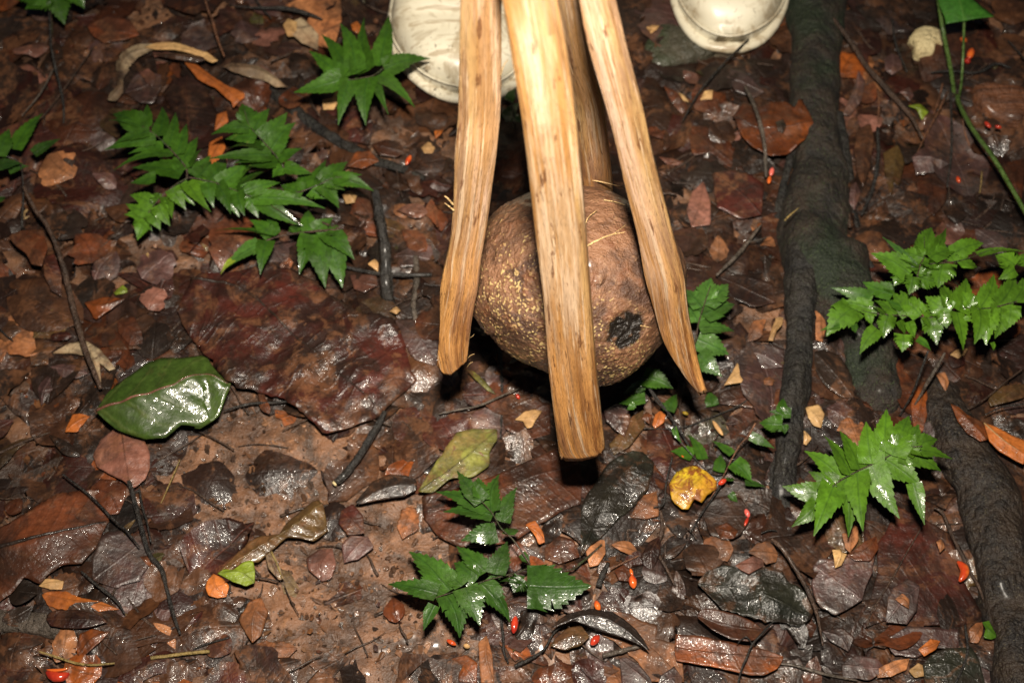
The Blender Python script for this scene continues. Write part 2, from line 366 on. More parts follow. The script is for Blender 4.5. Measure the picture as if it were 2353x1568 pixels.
def ext(poly, p, d):
    """distance from p along d (both 2-vectors) to the outline"""
    best = 0.0
    for i in range(len(poly)):
        a = poly[i]; b = poly[(i+1) % len(poly)]; ex, ey = b[0]-a[0], b[1]-a[1]
        den = d[0]*ey-d[1]*ex
        if abs(den) < 1e-12: continue
        t = ((a[0]-p[0])*ey-(a[1]-p[1])*ex)/den; s = ((a[0]-p[0])*d[1]-(a[1]-p[1])*d[0])/den
        if t > 0 and -1e-6 <= s <= 1+1e-6 and t > best: best = t
    return best
def leaf_geo(poly, rib, zf, fold=0.0, curl=0.0, arch=0.0, ragged=.06, nu=22, nv=5, wave=.0015, tilt=(0, 0), seed=None, corr=0.0, vf=.9, vang=.55, bite=0.0):
    """poly, rib: world XY. returns vs, fs, uvs.  fold: rise of the two halves from the midrib, curl: rim rise, arch: lift of the middle"""
    seed = random.random()*50 if seed is None else seed
    R = cat(rib, nu); R = [np.array(r[:2]) for r in R]
    L = [0.0]
    for i in range(1, nu): L.append(L[-1]+float(np.linalg.norm(R[i]-R[i-1])))
    vs, uvs = [], []
    cx = sum(p[0] for p in poly)/len(poly); cy = sum(p[1] for p in poly)/len(poly)
    for i in range(nu):
        t = R[min(nu-1, i+1)]-R[max(0, i-1)]; t = t/(np.linalg.norm(t)+1e-9); nrm = np.array([-t[1], t[0]])
        eps = (R[min(nu-1, i+1)]-R[i])*.08 if i == 0 else (R[i-1]-R[i])*.08 if i == nu-1 else 0
        el = ext(poly, R[i]+eps, nrm); er = ext(poly, R[i]+eps, -nrm)
        for j in range(-nv, nv+1):
            e = el if j > 0 else er
            q = abs(j)/nv
            if abs(j) == nv: e *= 1-ragged*2*abs(noise.noise(Vector((L[i]*140+seed, j*3., seed))))
            if bite and abs(j) >= nv-1: e *= 1-bite*max(0, noise.noise(Vector((L[i]*38+seed, 7. if j > 0 else 3., seed)))-.05)*1.6
            d = (1 if j > 0 else -1)*e*q if j else 0.0
            x, y = R[i]+nrm*d
            s = L[i]/(L[-1]+1e-9)
            z = zf(x, y)+fold*abs(d)*(1 if not isinstance(fold, tuple) else 1)+curl*q*q*e+arch*math.sin(math.pi*s)*(1-.5*q)
            z += wave*noise.noise(Vector((x*30+seed, y*30, seed)))+wave*.5*noise.noise(Vector((x*80, y*80, seed)))
            if corr: z += corr*abs(math.sin(math.pi*((L[i]*100-abs(d)*100*vang)*vf)))*(.3+.7*(1-q))
            z += tilt[0]*(x-cx)+tilt[1]*(y-cy)
            vs.append((x, y, z)); uvs.append((L[i]*100, d*100))
    w_ = 2*nv+1
    fs = [(i*w_+k, i*w_+k+1, (i+1)*w_+k+1, (i+1)*w_+k) for i in range(nu-1) for k in range(w_-1)]
    return vs, fs, uvs
def autorib(poly):
    best = None
    for i in range(len(poly)):
        for j in range(i+1, len(poly)):
            d = (poly[i][0]-poly[j][0])**2+(poly[i][1]-poly[j][1])**2
            if best is None or d > best[0]: best = (d, i, j)
    a, b = poly[best[1]], poly[best[2]]
    c = (sum(p[0] for p in poly)/len(poly), sum(p[1] for p in poly)/len(poly))
    return [a, c, b]
def leaf(fr, poly, mat, label, lvl=.008, rib=None, fold=0.0, curl=.10, arch=.003, name='dead_leaf', catg='leaf', group=None, land=None, thick=.0005, parent=None, midrib=0, ribmat=None, **kw):
    pv = tvs(fr, poly); rv = tvs(fr, rib) if rib else autorib(pv)
    W = [G(x, y, lvl) for x, y in pv]; RW = [G(x, y, lvl) for x, y in rv]
    vs, fs, uvs = leaf_geo([(p.x, p.y) for p in W], [(p.x, p.y) for p in RW], lambda x, y: H(x, y)+lvl, fold, curl, arch, **kw)
    o = pyd(name, vs, fs, M[mat], center=True, uvs=uvs)
    if thick: md = o.modifiers.new('thickness', 'SOLIDIFY'); md.thickness = thick; md.offset = -1
    if label: tag(o, label, catg, group)
    if midrib:
        w_ = 2*kw.get('nv', 5)+1; nn = len(vs)//w_; pp = [Vector(vs[i*w_+w_//2])+Vector((0, 0, .0002))-root_loc(o) for i in range(0, nn, 2)]
        r0 = midrib*m_px(Vector(vs[0])); v2, f2 = tube_data(pp, [r0*(1.1-.8*i/(len(pp)-1)) for i in range(len(pp))], len(pp)*2, 6, .1)
        pyd('midrib', v2, f2, M[ribmat or mat]).parent = o
    TRACED.append(pv)
    if land:
        LAND.append((sum(p[0] for p in pv)/len(pv), sum(p[1] for p in pv)/len(pv), land))
    return o

def leaflet_geo(b, t, wdt, nrm_tilt=0.0, bend=0.0, ser=.10, nu=17, nv=2, seed=0., arch=.0, shape=.38):
    """b,t world points; wdt metres; returns pointed serrate leaflet"""
    b = Vector(b); t = Vector(t); ax = t-b; Ln = ax.length; ax.normalize()
    side = ax.cross(Vector((0, 0, 1))).normalized(); up = side.cross(ax).normalized()
    ct, st_ = math.cos(nrm_tilt), math.sin(nrm_tilt); side, up = side*ct+up*st_, up*ct-side*st_
    vs, uvs = [], []
    for i in range(nu):
        s = i/(nu-1)
        c = b+ax*(Ln*s)+side*(bend*Ln*math.sin(math.pi*s)*.5)+up*(arch*Ln*math.sin(math.pi*s)-.06*Ln*s*s)
        qq = max(0, (s-shape)/(1-shape)); prof = (.96+.04*math.sin(min(1, s/shape)*math.pi/2)) if s < shape else (1-qq**1.12)
        for j in range(-nv, nv+1):
            q = j/nv; h = wdt/2*prof
            if abs(j) == nv and s > .12 and i < nu-1:
                h *= 1+ser*(1.0 if i % 2 else -.8)*(.4+s)+.14*noise.noise(Vector((s*9+seed, j, seed)))
            if i == nu-1: h = 0.0004
            v = c+side*(q*h)-ax*(abs(q)*h*(-.35 if abs(j) == nv and i % 2 else .0))+up*(abs(q)*h*.16+.10*h*noise.noise(Vector((s*5+seed, q*2, seed))))
            vs.append(v); uvs.append((s*Ln*100, q*h*100))
    w_ = 2*nv+1
    fs = [(i*w_+k, i*w_+k+1, (i+1)*w_+k+1, (i+1)*w_+k) for i in range(nu-1) for k in range(w_-1)]
    return vs, fs, uvs
def fern(fr, fronds, label, mat='fern', name='fern', catg='fern', h=.07, group=None, land=None, stem='stem', leafname='leaflet', ser=.07, drop=.004, tiltr=.25, wk=1.16, shape=.30):
    """fronds: list of dict(r=[(x,y)..] rachis, l=[(bx,by,tx,ty,w[,mat])..], h=(start,end) heights, rr=radius)"""
    sc = FR[fr][2]; base = None; root = None
    for fd in fronds:
        h0, h1 = fd.get('h', (h, h)); rp = tvs(fr, fd['r']); k = len(rp)
        R3 = [G(x, y, h0+(h1-h0)*i/(k-1)) for i, (x, y) in enumerate(rp)]
        if root is None:
            foot = fd.get('foot'); f2 = tv(fr, *foot) if foot else (rp[0][0]+4, rp[0][1]+25)
            fp = G(f2[0], f2[1], 0.0); root = empty(name, fp, label, catg, group); rl = fp
            if land: LAND.append((sum(tv(fr, l_[0], l_[1])[0] for l_ in fd['l'])/max(1, len(fd['l'])), sum(tv(fr, l_[0], l_[1])[1] for l_ in fd['l'])/max(1, len(fd['l'])), land))
        rr = fd.get('rr', 3.2)*m_px(R3[0])
        if fd.get('stalk', True) or fd is fronds[0]:
            sp = [rl+Vector((0, 0, -.004)), rl.lerp(R3[0], .6)+Vector((0, .003, 0)), R3[0]]
            v2, f2 = tube_data(sp, [rr*1.25, rr*1.15, rr*1.02], 12, 6, .08); pyd('stalk', [v-rl for v in v2], f2, M[fd.get('stem', stem)]).parent = root
        pts = R3; rad = [rr*(1-.6*i/(k-1)) for i in range(k)]
        vs, fs = tube_data(pts, rad, len(pts)*5, 6, .08)
        fo = pyd('frond' if name == 'fern' else 'stem', [v-rl for v in vs], fs, M[fd.get('stem', stem)]); fo.parent = root
        for L_ in fd['l']:
            bx, by, tx, ty, wd = L_[:5]; mt = L_[5] if len(L_) > 5 else fd.get('m', mat)
            vb = tv(fr, bx, by); vt = tv(fr, tx, ty)
            # height from nearest rachis point
            best = min(range(k), key=lambda i: (rp[i][0]-vb[0])**2+(rp[i][1]-vb[1])**2)
            hb = h0+(h1-h0)*best/(k-1)-.0006
            dpx = math.hypot(vt[0]-vb[0], vt[1]-vb[1])
            ht = hb+random.uniform(-.16, .13)*dpx*.0004-drop
            B = G(vb[0], vb[1], hb); T = G(vt[0], vt[1], max(.006, ht))
            vs, fs, uvs = leaflet_geo(B, T, wd*wk*sc*m_px(B), random.gauss(0, tiltr), random.uniform(-.12, .12), ser, seed=random.random()*40, arch=random.uniform(.02, .09), shape=shape)
            lo = pyd(leafname, [v-rl for v in vs], fs, M[mt], uvs=uvs); lo.parent = fo
            m2 = [vb, vt]; nn = (-(vt[1]-vb[1])/dpx, (vt[0]-vb[0])/dpx); hw = wd*sc*.3
            TRACED.append([(vb[0]+nn[0]*hw, vb[1]+nn[1]*hw), vt, (vb[0]-nn[0]*hw, vb[1]-nn[1]*hw)])
    return root

# ------------------------------------------------------------------ roots
def root_tube(name, pts, mat, label=None, parent=None, seg=16, flat=.75, rough=.16):
    """pts: V x, V y, half width V px, height of centre"""
    P3 = [G(x, y, z) for x, y, r, z in pts]; R = [r*m_px(p) for (x, y, r, z), p in zip(pts, P3)]
    vs, fs = tube_data(P3, R, len(pts)*14, 24, rough, flat=flat, seed=pts[0][0], lf=.06)
    vs = [v+Vector((.0012*noise.noise(v*90+Vector((5, 0, 0))), 0, .003*noise.noise(v*45)+.0015*noise.noise(v*130))) for v in vs]
    if parent:
        o = pyd(name, [v-root_loc(parent) for v in vs], fs, M[mat]); o.parent = parent
    else:
        o = pyd(name, vs, fs, M[mat], center=True); tag(o, label, 'root')
    return o
r1 = root_tube('tree_root', [(1865, -60, 68, .004), (1872, 60, 66, .006), (1868, 180, 62, .008), (1872, 300, 60, .008), (1880, 400, 62, .008), (1872, 500, 74, .008), (1868, 560, 88, .010), (1888, 620, 98, .010), (1935, 690, 86, .010), (1975, 770, 70, .008), (2000, 850, 60, .004), (2012, 920, 52, -.002), (2012, 980, 36, -.014)], 'rootmoss', 'thick mossy dark root running down from the top edge right of the boot and forking')
root_tube('root_branch', [(1872, 500, 40, .014), (1856, 580, 52, .020), (1845, 650, 42, .020), (1840, 710, 36, .018), (1836, 780, 33, .016), (1830, 880, 33, .016), (1815, 980, 31, .015), (1806, 1060, 28, .012), (1802, 1140, 25, .006), (1808, 1220, 22, -.006)], 'root', parent=r1)
for q_ in ([(1830, 300, 8, .02), (1800, 420, 9, .012), (1778, 520, 7, .006), (1765, 600, 4, .002)], [(1930, 560, 12, .02), (1985, 600, 12, .012), (2040, 660, 9, .006), (2080, 740, 5, .002)], [(1930, 260, 9, .018), (1950, 380, 10, .012), (1965, 500, 8, .006), (1990, 600, 5, .002)], [(1812, 980, 6, .012), (1780, 1060, 6, .006), (1768, 1140, 3, .002)]):
    root_tube('side_rootlet', q_, 'root', parent=r1, rough=.2)
LAND.append((1870, 420, 'the mossy root')); LAND.append((1825, 900, "the thin black fork of the root"))
r2 = root_tube('tree_root', [(2140, 850, 22, -.008), (2165, 920, 42, .004), (2200, 1020, 55, .010), (2255, 1130, 64, .012), (2295, 1250, 66, .012), (2320, 1380, 68, .012), (2345, 1480, 72, .012), (2370, 1600, 76, .012)], 'rootbrown', 'thick dark brown root curving down the lower right edge')
LAND.append((2270, 1200, 'the brown root at the right edge'))
r3 = root_tube('tree_root', [(-40, 1420, 30, .004), (40, 1430, 30, .006), (120, 1440, 27, .006), (200, 1450, 22, .002), (260, 1458, 16, -.006)], 'barkgrey', 'short grey root stub poking in from the lower left edge')
LAND.append((100, 1435, 'the grey root stub'))
r4 = root_tube('tree_root', [(540, 140, 6, 0), (640, 225, 12, .006), (740, 300, 14, .008), (830, 355, 13, .009), (910, 385, 10, .010), (975, 410, 6, .010)], 'root', 'slim dark root slanting below the fern beside the left boot')
TRACED += [[(1818, -20), (1918, -20), (1922, 500), (1995, 640), (2060, 820), (2060, 960), (1970, 960), (1900, 760), (1870, 900), (1800, 900), (1790, 600), (1800, 400)], [(2145, 890), (2185, 890), (2330, 1120), (2352, 1568), (2292, 1568), (2222, 1150)]]

# ------------------------------------------------------------------ boots
def boot(toe, wid, name_label, ang, mirror=1, toeoff=.012):
    """toe: world XY of the toe tip on the ground; the foot runs towards +Y"""
    rt = empty('rubber_boot', Vector((toe[0], toe[1], .0)), name_label, 'boot', 'white rubber boots at the top of the picture')
    ca, sa = math.cos(ang), math.sin(ang)
    Ln = .29
    def half(s):   # half widths (inner, outer) along the foot, s metres from toe
        k = min(1, s/.085); a = math.sqrt(max(0, 1-(1-k)**2))
        wv = wid/2*a
        if s > .10: wv *= 1-.22*min(1, (s-.10)/.09)
        if s > Ln-.05: wv *= math.sqrt(max(0, 1-((s-(Ln-.05))/.05)**2))
        return wv
    def cen(s): return -mirror*toeoff*min(1, s/.09)
    def W(x, y, z): return (x*ca-y*sa, x*sa+y*ca, z)
    ss = [0, .0015, .004, .008, .014, .022, .032, .044, .058, .075, .10, .13, .16, .19, .22, .245, .262, .276, .285, Ln]
    def outline(off):
        pts = []
        for s in ss: pts.append((cen(s)+half(s)+(off if half(s) > 0 else 0), s-off*(1 if s < .05 else 0)*(1-s/.05 if s < .05 else 0)))
        for s in ss[::-1][1:-1]: pts.append((cen(s)-half(s)-off, s-off*(1 if s < .05 else 0)*(1-s/.05 if s < .05 else 0)))
        return pts
    # sole with welt lip
    rings = [(.000, 0), (-.003, .002), (0, .014), (.0, .019), (.0045, .021), (.005, .027), (.002, .031), (-.006, .0315)]
    vs, fs = [], []; n = None
    for off, z in [(-.003, 0.0), (.0005, .003), (.0, .016), (.0045, .0185), (.0055, .0235), (.003, .0265), (-.006, .027)]:
        o_ = outline(off); n = len(o_)
        for x, y in o_: vs.append(W(x*(1+.02*nz(x*25, y*25, z*9)), y+.002*nz(x*40, y*40, z*60), z-.004+.0015*nz(x*30, y*30, 3)))
    for r in range(6):
        for k in range(n): a = r*n+k; b = r*n+(k+1) % n; fs.append((a, b, b+n, a+n))
    fs.append(tuple(range(n))[::-1]); fs.append(tuple(range(6*n, 7*n)))
    sole = pyd('sole', vs, fs, M['boot']); sole.parent = rt
    # upper: arched sections along the foot
    vs, fs = [], []; m = 21
    def top(s):
        k = min(1, s/.045); return .026+.040*math.sqrt(max(0, 1-(1-k)**2))+(.035*max(0, (s-.07)/.09) if s < .16 else .035)
    sec = [s for s in np.linspace(.0025, .20, 34)]
    for i, s in enumerate(sec):
        hw = max(.001, half(s)-.0005); c = cen(s); tp = top(s)-.004
        for k in range(m):
            th = math.pi*k/(m-1); ex = .55
            cx = math.copysign(abs(math.cos(th))**ex, math.cos(th)); sz = abs(math.sin(th))**ex
            z = .021+(tp-.021)*sz
            cr = .0026*math.sin(s*330+3*nz(s*20, c*9)+1.2*math.cos(th)*2)*max(0, min(1, (s-.05)/.03))*sz    # walking creases across the vamp
            vs.append(W(c+cx*hw*(1-.07*sz), s+.0015, z+cr+.0008*nz(c+cx*30, s*40)))
    for i in range(len(sec)-1):
        for k in range(m-1): a = i*m+k; fs.append((a, a+1, a+m+1, a+m))
    fs.append(tuple(range(m)))
    up = pyd('upper', vs, fs, M['boot']); up.parent = rt
    # toe band: raised rubber strip round the toe
    for zz, of in ((.0375, .0002),):
        right_ = [(cen(s)+half(s)+of, s-of) for s in ss if s < .12]; left_ = [(cen(s)-half(s)-of, s-of) for s in ss if s < .12]
        path = [Vector(W(x, y, zz+.0035*nz(x*22, y*22, ang*9))) for x, y in right_[::-1]+left_[1:]]
        v2, f2 = tube_data(path, [.0011]*len(path), len(path)*4, 7, .05); pyd('rim_line', v2, f2, M['boot']).parent = rt
    # shaft
    vs, fs = [], []; q = 28
    lev = [(.035, .20, .045, .055), (.07, .20, .045, .058), (.10, .205, .045, .060), (.14, .212, .046, .055), (.20, .218, .05, .057), (.26, .22, .055, .060), (.33, .222, .058, .063), (.335, .222, .060, .065), (.345, .222, .060, .065), (.345, .222, .056, .061), (.30, .222, .053, .058)]
    for z, yc, a_, b_ in lev:
        for k in range(q):
            th = 2*math.pi*k/q
            vs.append(W(cen(.2)+a_*math.cos(th), yc+b_*math.sin(th), z+.002*nz(k*.7, z*30)))
    for i in range(len(lev)-1):
        for k in range(q): a = i*q+k; b = i*q+(k+1) % q; fs.append((a, b, b+q, a+q))
    sh = pyd('shaft', vs, fs, M['boot']); sh.parent = rt
    return rt
t1 = G(1090, 252, 0.004); t2 = G(1668, 128, .004)
boot((t1.x, t1.y), .140, 'white rubber boot beside the green fern, its toe half hidden behind the left wooden stave', math.radians(4), 1)
boot((t2.x, t2.y), .118, 'white rubber boot at the top edge between the staves and the mossy root', math.radians(-3), -1, .004)
LAND += [(1000, 120, 'the left boot'), (1660, 60, 'the right boot')]
TRACED += [[(872, -20), (920, 120), (1000, 210), (1150, 240), (1160, -20)], [(1531, -20), (1600, 115), (1700, 115), (1795, -20)]]

# ------------------------------------------------------------------ the round fruit held by the staves
BC = Pz(1322, 651, .185); BR = 234*m_px(BC)
import bmesh
bm = bmesh.new(); bmesh.ops.create_icosphere(bm, subdivisions=7, radius=1)
fwd = (CAM-BC).normalized()
pit_dir = None
d_ = ray(1440, 760).normalized(); oc = CAM-BC
b_ = oc.dot(d_); c_ = oc.dot(oc)-BR*BR; tt = -b_-math.sqrt(max(0, b_*b_-c_)); pit_dir = (CAM+d_*tt-BC).normalized()
gran, pit = [], []
rightv = Vector((1, 0, 0)); upv = rightv.cross(-fwd); upv = UV_.copy()
for v in bm.verts:
    n_ = v.co.normalized(); x = n_.dot(rightv); y = n_.dot(upv); f = n_.dot(fwd)
    lo = (-x*.75-y*.85)+.35*noise.noise(n_*2.2)+.24
    g = max(0.0, min(1.0, (lo+.12)/.6))*max(.3, min(1, 1.0+1.5*noise.noise(n_*6))); g = max(g, max(0, min(1, (-y-.55)/.3)))
    d, _p = noise.voronoi((n_+Vector((noise.noise(n_*9), noise.noise(n_*9+Vector((4, 4, 4))), noise.noise(n_*9+Vector((8, 1, 5)))))*.05)*50); cell = max(0.0, 1-d[0]*2.1)
    d2, _p = noise.voronoi(n_*13+Vector((3, 1, 2)))
    r = 1.01+.055*noise.noise(n_*1.5+Vector((1, 5, 2)))+.012*noise.noise(n_*5)+.008*noise.noise(n_*14)
    r += (.020*cell*g+.008*cell*(1-g))
    pd = n_.angle(pit_dir); pm = max(0.0, 1-pd/.24)
    pmn = pm*(1+1.2*noise.noise(n_*7)+.7*noise.noise(n_*19)); pit.append(max(0, min(1, pmn*3)))
    r -= .045*max(0, min(1, pmn*1.4))**1.2-.012*noise.noise(n_*30)*(1 if pmn > .1 else 0)
    r *= 1-.045*max(0, y)**2 - .02*abs(x)*abs(y)+.012*math.cos(5*math.atan2(y, x)+.6)*(1-f*f)
    r *= 1-.10*max(0, (-x*.62-y*.78)-.70)/.30-.02*max(0, (x*.75-y*.66)-.75)/.25-.05*max(0, (x*.5+y*.87)-.8)/.2+.035*max(0, -x-.6)/.4*(y > -.5); r *= 1+.05*x*x+.02*max(0, x); v.co = n_*(r*BR); gran.append(g*min(1, cell*2.0*(.7+.9*max(0, noise.noise(n_*15)+.3))))
me = bpy.data.meshes.new('round_fruit'); bm.to_mesh(me); bm.free()
for nm, arr in (('gran', gran), ('pit', pit)):
    a = me.attributes.new(nm, 'FLOAT', 'POINT'); a.data.foreach_set('value', arr)
def fruit_mat():
    m, n, l, P = newmat('rough_fruit_rind'); t = NT(m); pos = t.pos()
    a = t.noise(pos, 24, 5, .65, .6); b = t.noise(pos, 150, 4, .7); c = t.noise(pos, 60, 3)
    base = t.mix(t.ss(a, .38, .62), C4((.060, .028, .016)), C4((.21, .10, .05)))
    base = t.mix(t.ss(c, .54, .7), base, C4((.15, .06, .026)))
    base = t.mix(t.math('MULTIPLY', t.ss(b, .56, .68), .6), base, C4((.30, .17, .09)))
    g = t.attr('gran').outputs['Fac']
    base = t.mix(t.math('MULTIPLY', t.ss(g, .22, .6), .82), base, t.mix(t.ss(c, .4, .6), C4((.50, .37, .15)), C4((.34, .21, .085))))
    pt = t.attr('pit').outputs['Fac']; base = t.mix(t.ss(pt, .1, .9), base, C4((.014, .011, .009)))
    l.new(base, P.inputs['Base Color']); l.new(t.math('SUBTRACT', .5, t.math('MULTIPLY', t.ss(pt, .25, .7), .25)), P.inputs['Roughness']); P.inputs['Coat Weight'].default_value = .35; P.inputs['Coat Roughness'].default_value = .18
    bb = t.bump(b, 1.0, .0035); bb = t.bump(t.noise(pos, 420, 3, .7), 1.0, .0012, bb); bb = t.bump(c, .8, .005, bb); l.new(bb, P.inputs['Normal'])
    return m
M['rind'] = fruit_mat()
fruit = link('round_fruit', me, M['rind']); fruit.location = BC
tag(fruit, 'round brown fruit with rough yellow grained rind gripped between the wooden staves', 'fruit')
LAND.append((1320, 650, 'the round fruit'))

# ------------------------------------------------------------------ split wooden staves
def stave(L, R, Y, th, mat, label, ridge=0.0, seed=0., tip=None, front=.0, segs=36, n=150, flatf=.6, sq=.5, flank=True):
    FL = []
    """L,R: edge polylines in V (top to bottom); Y: (top,bottom) of the plane the stave stands in; th: thickness fraction of width"""
    Lc = cat(L, n); Rc = cat(R, n); vs, uvs = [], []; mids = []
    for i in range(n):
        s = i/(n-1); yy = Y[0]+(Y[1]-Y[0])*s
        mx = (Lc[i][0]+Rc[i][0])/2; my = (Lc[i][1]+Rc[i][1])/2
        mids.append((Py(mx, my, yy), math.hypot(Rc[i][0]-Lc[i][0], Rc[i][1]-Lc[i][1])))
    tot = sum((mids[i+1][0]-mids[i][0]).length for i in range(n-1)); acc = 0
    for i in range(n):
        c, wpx = mids[i]; s = i/(n-1)
        if i: acc += (mids[i][0]-mids[i-1][0]).length
        t = (mids[max(0, i-1)][0]-mids[min(n-1, i+1)][0]).normalized()      # pointing up
        A = Vector((1, 0, 0)); A = (A-t*A.dot(t)).normalized(); N = A.cross(t); N = N if N.dot(CAM-c) > 0 else -N
        hw = wpx*m_px(c)/2; hd = max(.0045, wpx*m_px(c)*th/2) if s < .99 else max(.002, wpx*m_px(c)*th/2)
        per = 0.0; prev = None
        for k in range(segs+1):
            a = 2*math.pi*k/segs; ca, sa = math.cos(a), math.sin(a)
            ex = sq
            x = math.copysign(abs(ca)**ex, ca)*hw; z = math.copysign(abs(sa)**(ex+.25), sa)*hd
            if sa > 0:      # front: two faces meeting in a ridge
                z = hd*(1-abs(x/hw-ridge)/(1+abs(ridge)))*flatf+z*(1-flatf)
            kk = k % segs; aa = 2*math.pi*kk/segs
            g = noise.noise(Vector((math.cos(aa)*2.4+seed, math.sin(aa)*2.4, acc*3)))*.018+noise.noise(Vector((math.cos(aa)*6+seed, math.sin(aa)*6, acc*4)))*.030+noise.noise(Vector((math.cos(aa)*14+seed, math.sin(aa)*14, acc*6)))*.026
            x *= 1+g; z *= 1+g*1.8
            p = c+A*x+N*z
            if s > .9 and tip: p -= t*tip(x/hw)*((s-.9)/.1)
            if i >= n-3: p -= t*.0045*noise.noise(Vector((k*1.7, seed, 0)))*(i-n+4)/3
            if prev is not None: per += (p-prev).length
            prev = p; FL.append(1.0 if (x/hw < ridge-.08 if ridge < 0 else x/hw > ridge+.12) and flank else 0.0); vs.append(p); uvs.append(((tot-acc)*100, per*100+seed*7))
    q = segs+1
    fs = [(i*q+k, (i+1)*q+k, (i+1)*q+k+1, i*q+k+1) for i in range(n-1) for k in range(segs)]
    # closed ends
    for row in (0, n-1):
        cc = sum((vs[row*q+k] for k in range(segs)), Vector())/segs; vs.append(cc); ci = len(vs)-1; uvs.append((uvs[row*q][0], 3))
        for k in range(segs): fs.append((row*q+k, row*q+k+1, ci) if row == 0 else (row*q+k+1, row*q+k, ci))
    FL += [0.0]*(len(vs)-len(FL))
    o = pyd('wooden_stave', vs, fs, M[mat], center=True, uvs=uvs)
    at = o.data.attributes.new('flank', 'FLOAT', 'POINT'); at.data.foreach_set('value', FL)
    o['yt'] = Y[0]+(Y[1]-Y[0])*.62; tag(o, label, 'stave', 'split wooden staves gripping the fruit'); return o
S = {}
S['c'] = stave([(1120, -170), (1154, 0), (1177, 133), (1201, 283), (1228, 522), (1248, 689), (1261, 856), (1283, 1030)],
      [(1262, -170), (1284, 0), (1306, 133), (1325, 283), (1346, 522), (1358, 689), (1371, 856), (1389, 1020)], (-.085, -.180), .62, 'wood',
      'broad front stave of split wood standing in front of the round fruit', ridge=.5, seed=1.3, tip=lambda x: .007 if x < .25 else .007-(x-.25)*.015, flatf=.45, sq=.28)
S['l'] = stave([(1060, -170), (1058, 0), (1054, 233), (1048, 333), (1037, 522), (1021, 622), (1011, 739), (1004, 826)],
      [(1155, -170), (1153, 0), (1151, 233), (1138, 367), (1118, 522), (1092, 672), (1081, 756), (1072, 834)], (-.05, -.112), .55, 'woodpale',
      'leftmost split wooden stave, in front of the left boot, with a pointed lower end', ridge=-.36, seed=4.1, tip=lambda x: .014*(1-abs(x+.15)), flatf=.85, sq=.42)
S['r'] = stave([(1300, -170), (1331, 0), (1351, 100), (1398, 250), (1434, 417), (1461, 522), (1486, 622), (1519, 772), (1565, 855), (1604, 900)],
      [(1375, -170), (1414, 0), (1438, 100), (1478, 267), (1511, 400), (1541, 522), (1568, 656), (1588, 756), (1606, 839), (1624, 900)], (-.055, -.130), .5, 'woodpale',
      'rightmost split wooden stave ending in a long slanted point beside the small glossy plant', ridge=.1, seed=7.7, flatf=.8)
S['b'] = stave([(1255, -170), (1275, 0), (1300, 133), (1318, 260), (1328, 400), (1330, 520)],
      [(1310, -170), (1333, 0), (1353, 117), (1386, 233), (1404, 420), (1404, 520)], (-.045, .034), .5, 'woodpale',
      'rear split wooden stave seen behind the front one, its lower end hidden by the fruit', ridge=-.2, seed=9.2, flatf=.7)
LAND.append((1045, 600, 'the left stave')); LAND.append((1560, 700, 'the right stave')); LAND.append((1320, 980, 'the tip of the front stave'))
TRACED += [[(1058, -20), (1153, -20), (1118, 522), (1072, 834), (1004, 826), (1037, 522)], [(1154, -20), (1420, -20), (1560, 600), (1624, 900), (1389, 1020), (1283, 1030), (1100, 600)]]
# straw fibres stuck to the wood and the fruit
def fibre(fr, pts, Ys, r, label, par=None):
    if label is None: label = 'x'
    Ys = [y_-.052 for y_ in Ys]
    V = tvs(fr, pts); P3 = [Py(x, y, yy+.052) for (x, y), yy in zip(V, Ys)]
    if par is None:
        for i_, (x, y) in enumerate(V):
            d = ray(x, y).normalized(); o_ = CAM-BC; b_ = o_.dot(d); c_ = o_.dot(o_)-(BR*1.012)**2
            P3[i_] = CAM+d*(-b_-math.sqrt(max(0, b_*b_-c_))) if b_*b_ > c_ else CAM+d*(-b_)
    else: P3 = [Py(x, y, S['l']['yt']) for x, y in V]
    vs, fs = tube_data(P3, [r*m_px(P3[0])*(1-.5*i/(len(P3)-1)) for i in range(len(P3))], len(P3)*5, 5, .1)
    if par is not None:
        pyd('splinter', [v-root_loc(par) for v in vs], fs, M['fibre']).parent = par; return
    o = pyd('straw_fibre', vs, fs, M['fibre'], center=True); tag(o, label, 'fibre', 'pale plant fibres on the fruit')
fibre('11', [(1680, 135), (1760, 90), (1860, 50), (2030, 20)], (-.105, -.10, -.096, -.09), 2.6, 'long pale straw fibre crossing the fruit just right of the front stave')
fibre('11', [(1800, 72), (1880, 40), (1960, -20)], (-.10, -.097, -.09), 1.6, 'short pale fibre forking upward off the long straw fibre')
fibre('10', [(1720, 1240), (1830, 1262), (1955, 1295)], (-.03, -.03, -.035), 1.8, 'straight pale fibre lying along the top rim of the fruit')
fibre('10', [(1810, 1378), (1900, 1395), (2000, 1430)], (-.065, -.067, -.066), 1.5, 'thin pale fibre below the top rim of the fruit, touching the right stave')
fibre('10', [(1672, 1568), (1700, 1500), (1762, 1448)], (-.10, -.093, -.085), 1.8, 'curved pale fibre rising beside the front stave')
fibre('11', [(2060, 675), (2140, 690), (2250, 705)], (-.095, -.10, -.105), 1.2, 'fine whitish fibre between the dark pit of the fruit and the right stave')
fibre('10', [(770, 1410), (735, 1370), (710, 1350)], (-.055, -.055, -.056), 2.6, None, S['l'])
fibre('10', [(775, 1450), (745, 1425), (712, 1400)], (-.058, -.058, -.058), 2.0, None, S['l'])
fibre('11', [(870, 900), (890, 880), (915, 870)], (-.066,)*3, 1.2, None, S['l'])
fibre('11', [(880, 760), (900, 750), (915, 735)], (-.066,)*3, 1.0, None, S['l'])
fibre('11', [(865, 960), (885, 935), (905, 925)], (-.066,)*3, 1.0, None, S['l'])
fibre('10', [(1095, 525), (1115, 460), (1148, 410)], (-.04, -.04, -.04), 1.8, None, S['l'])
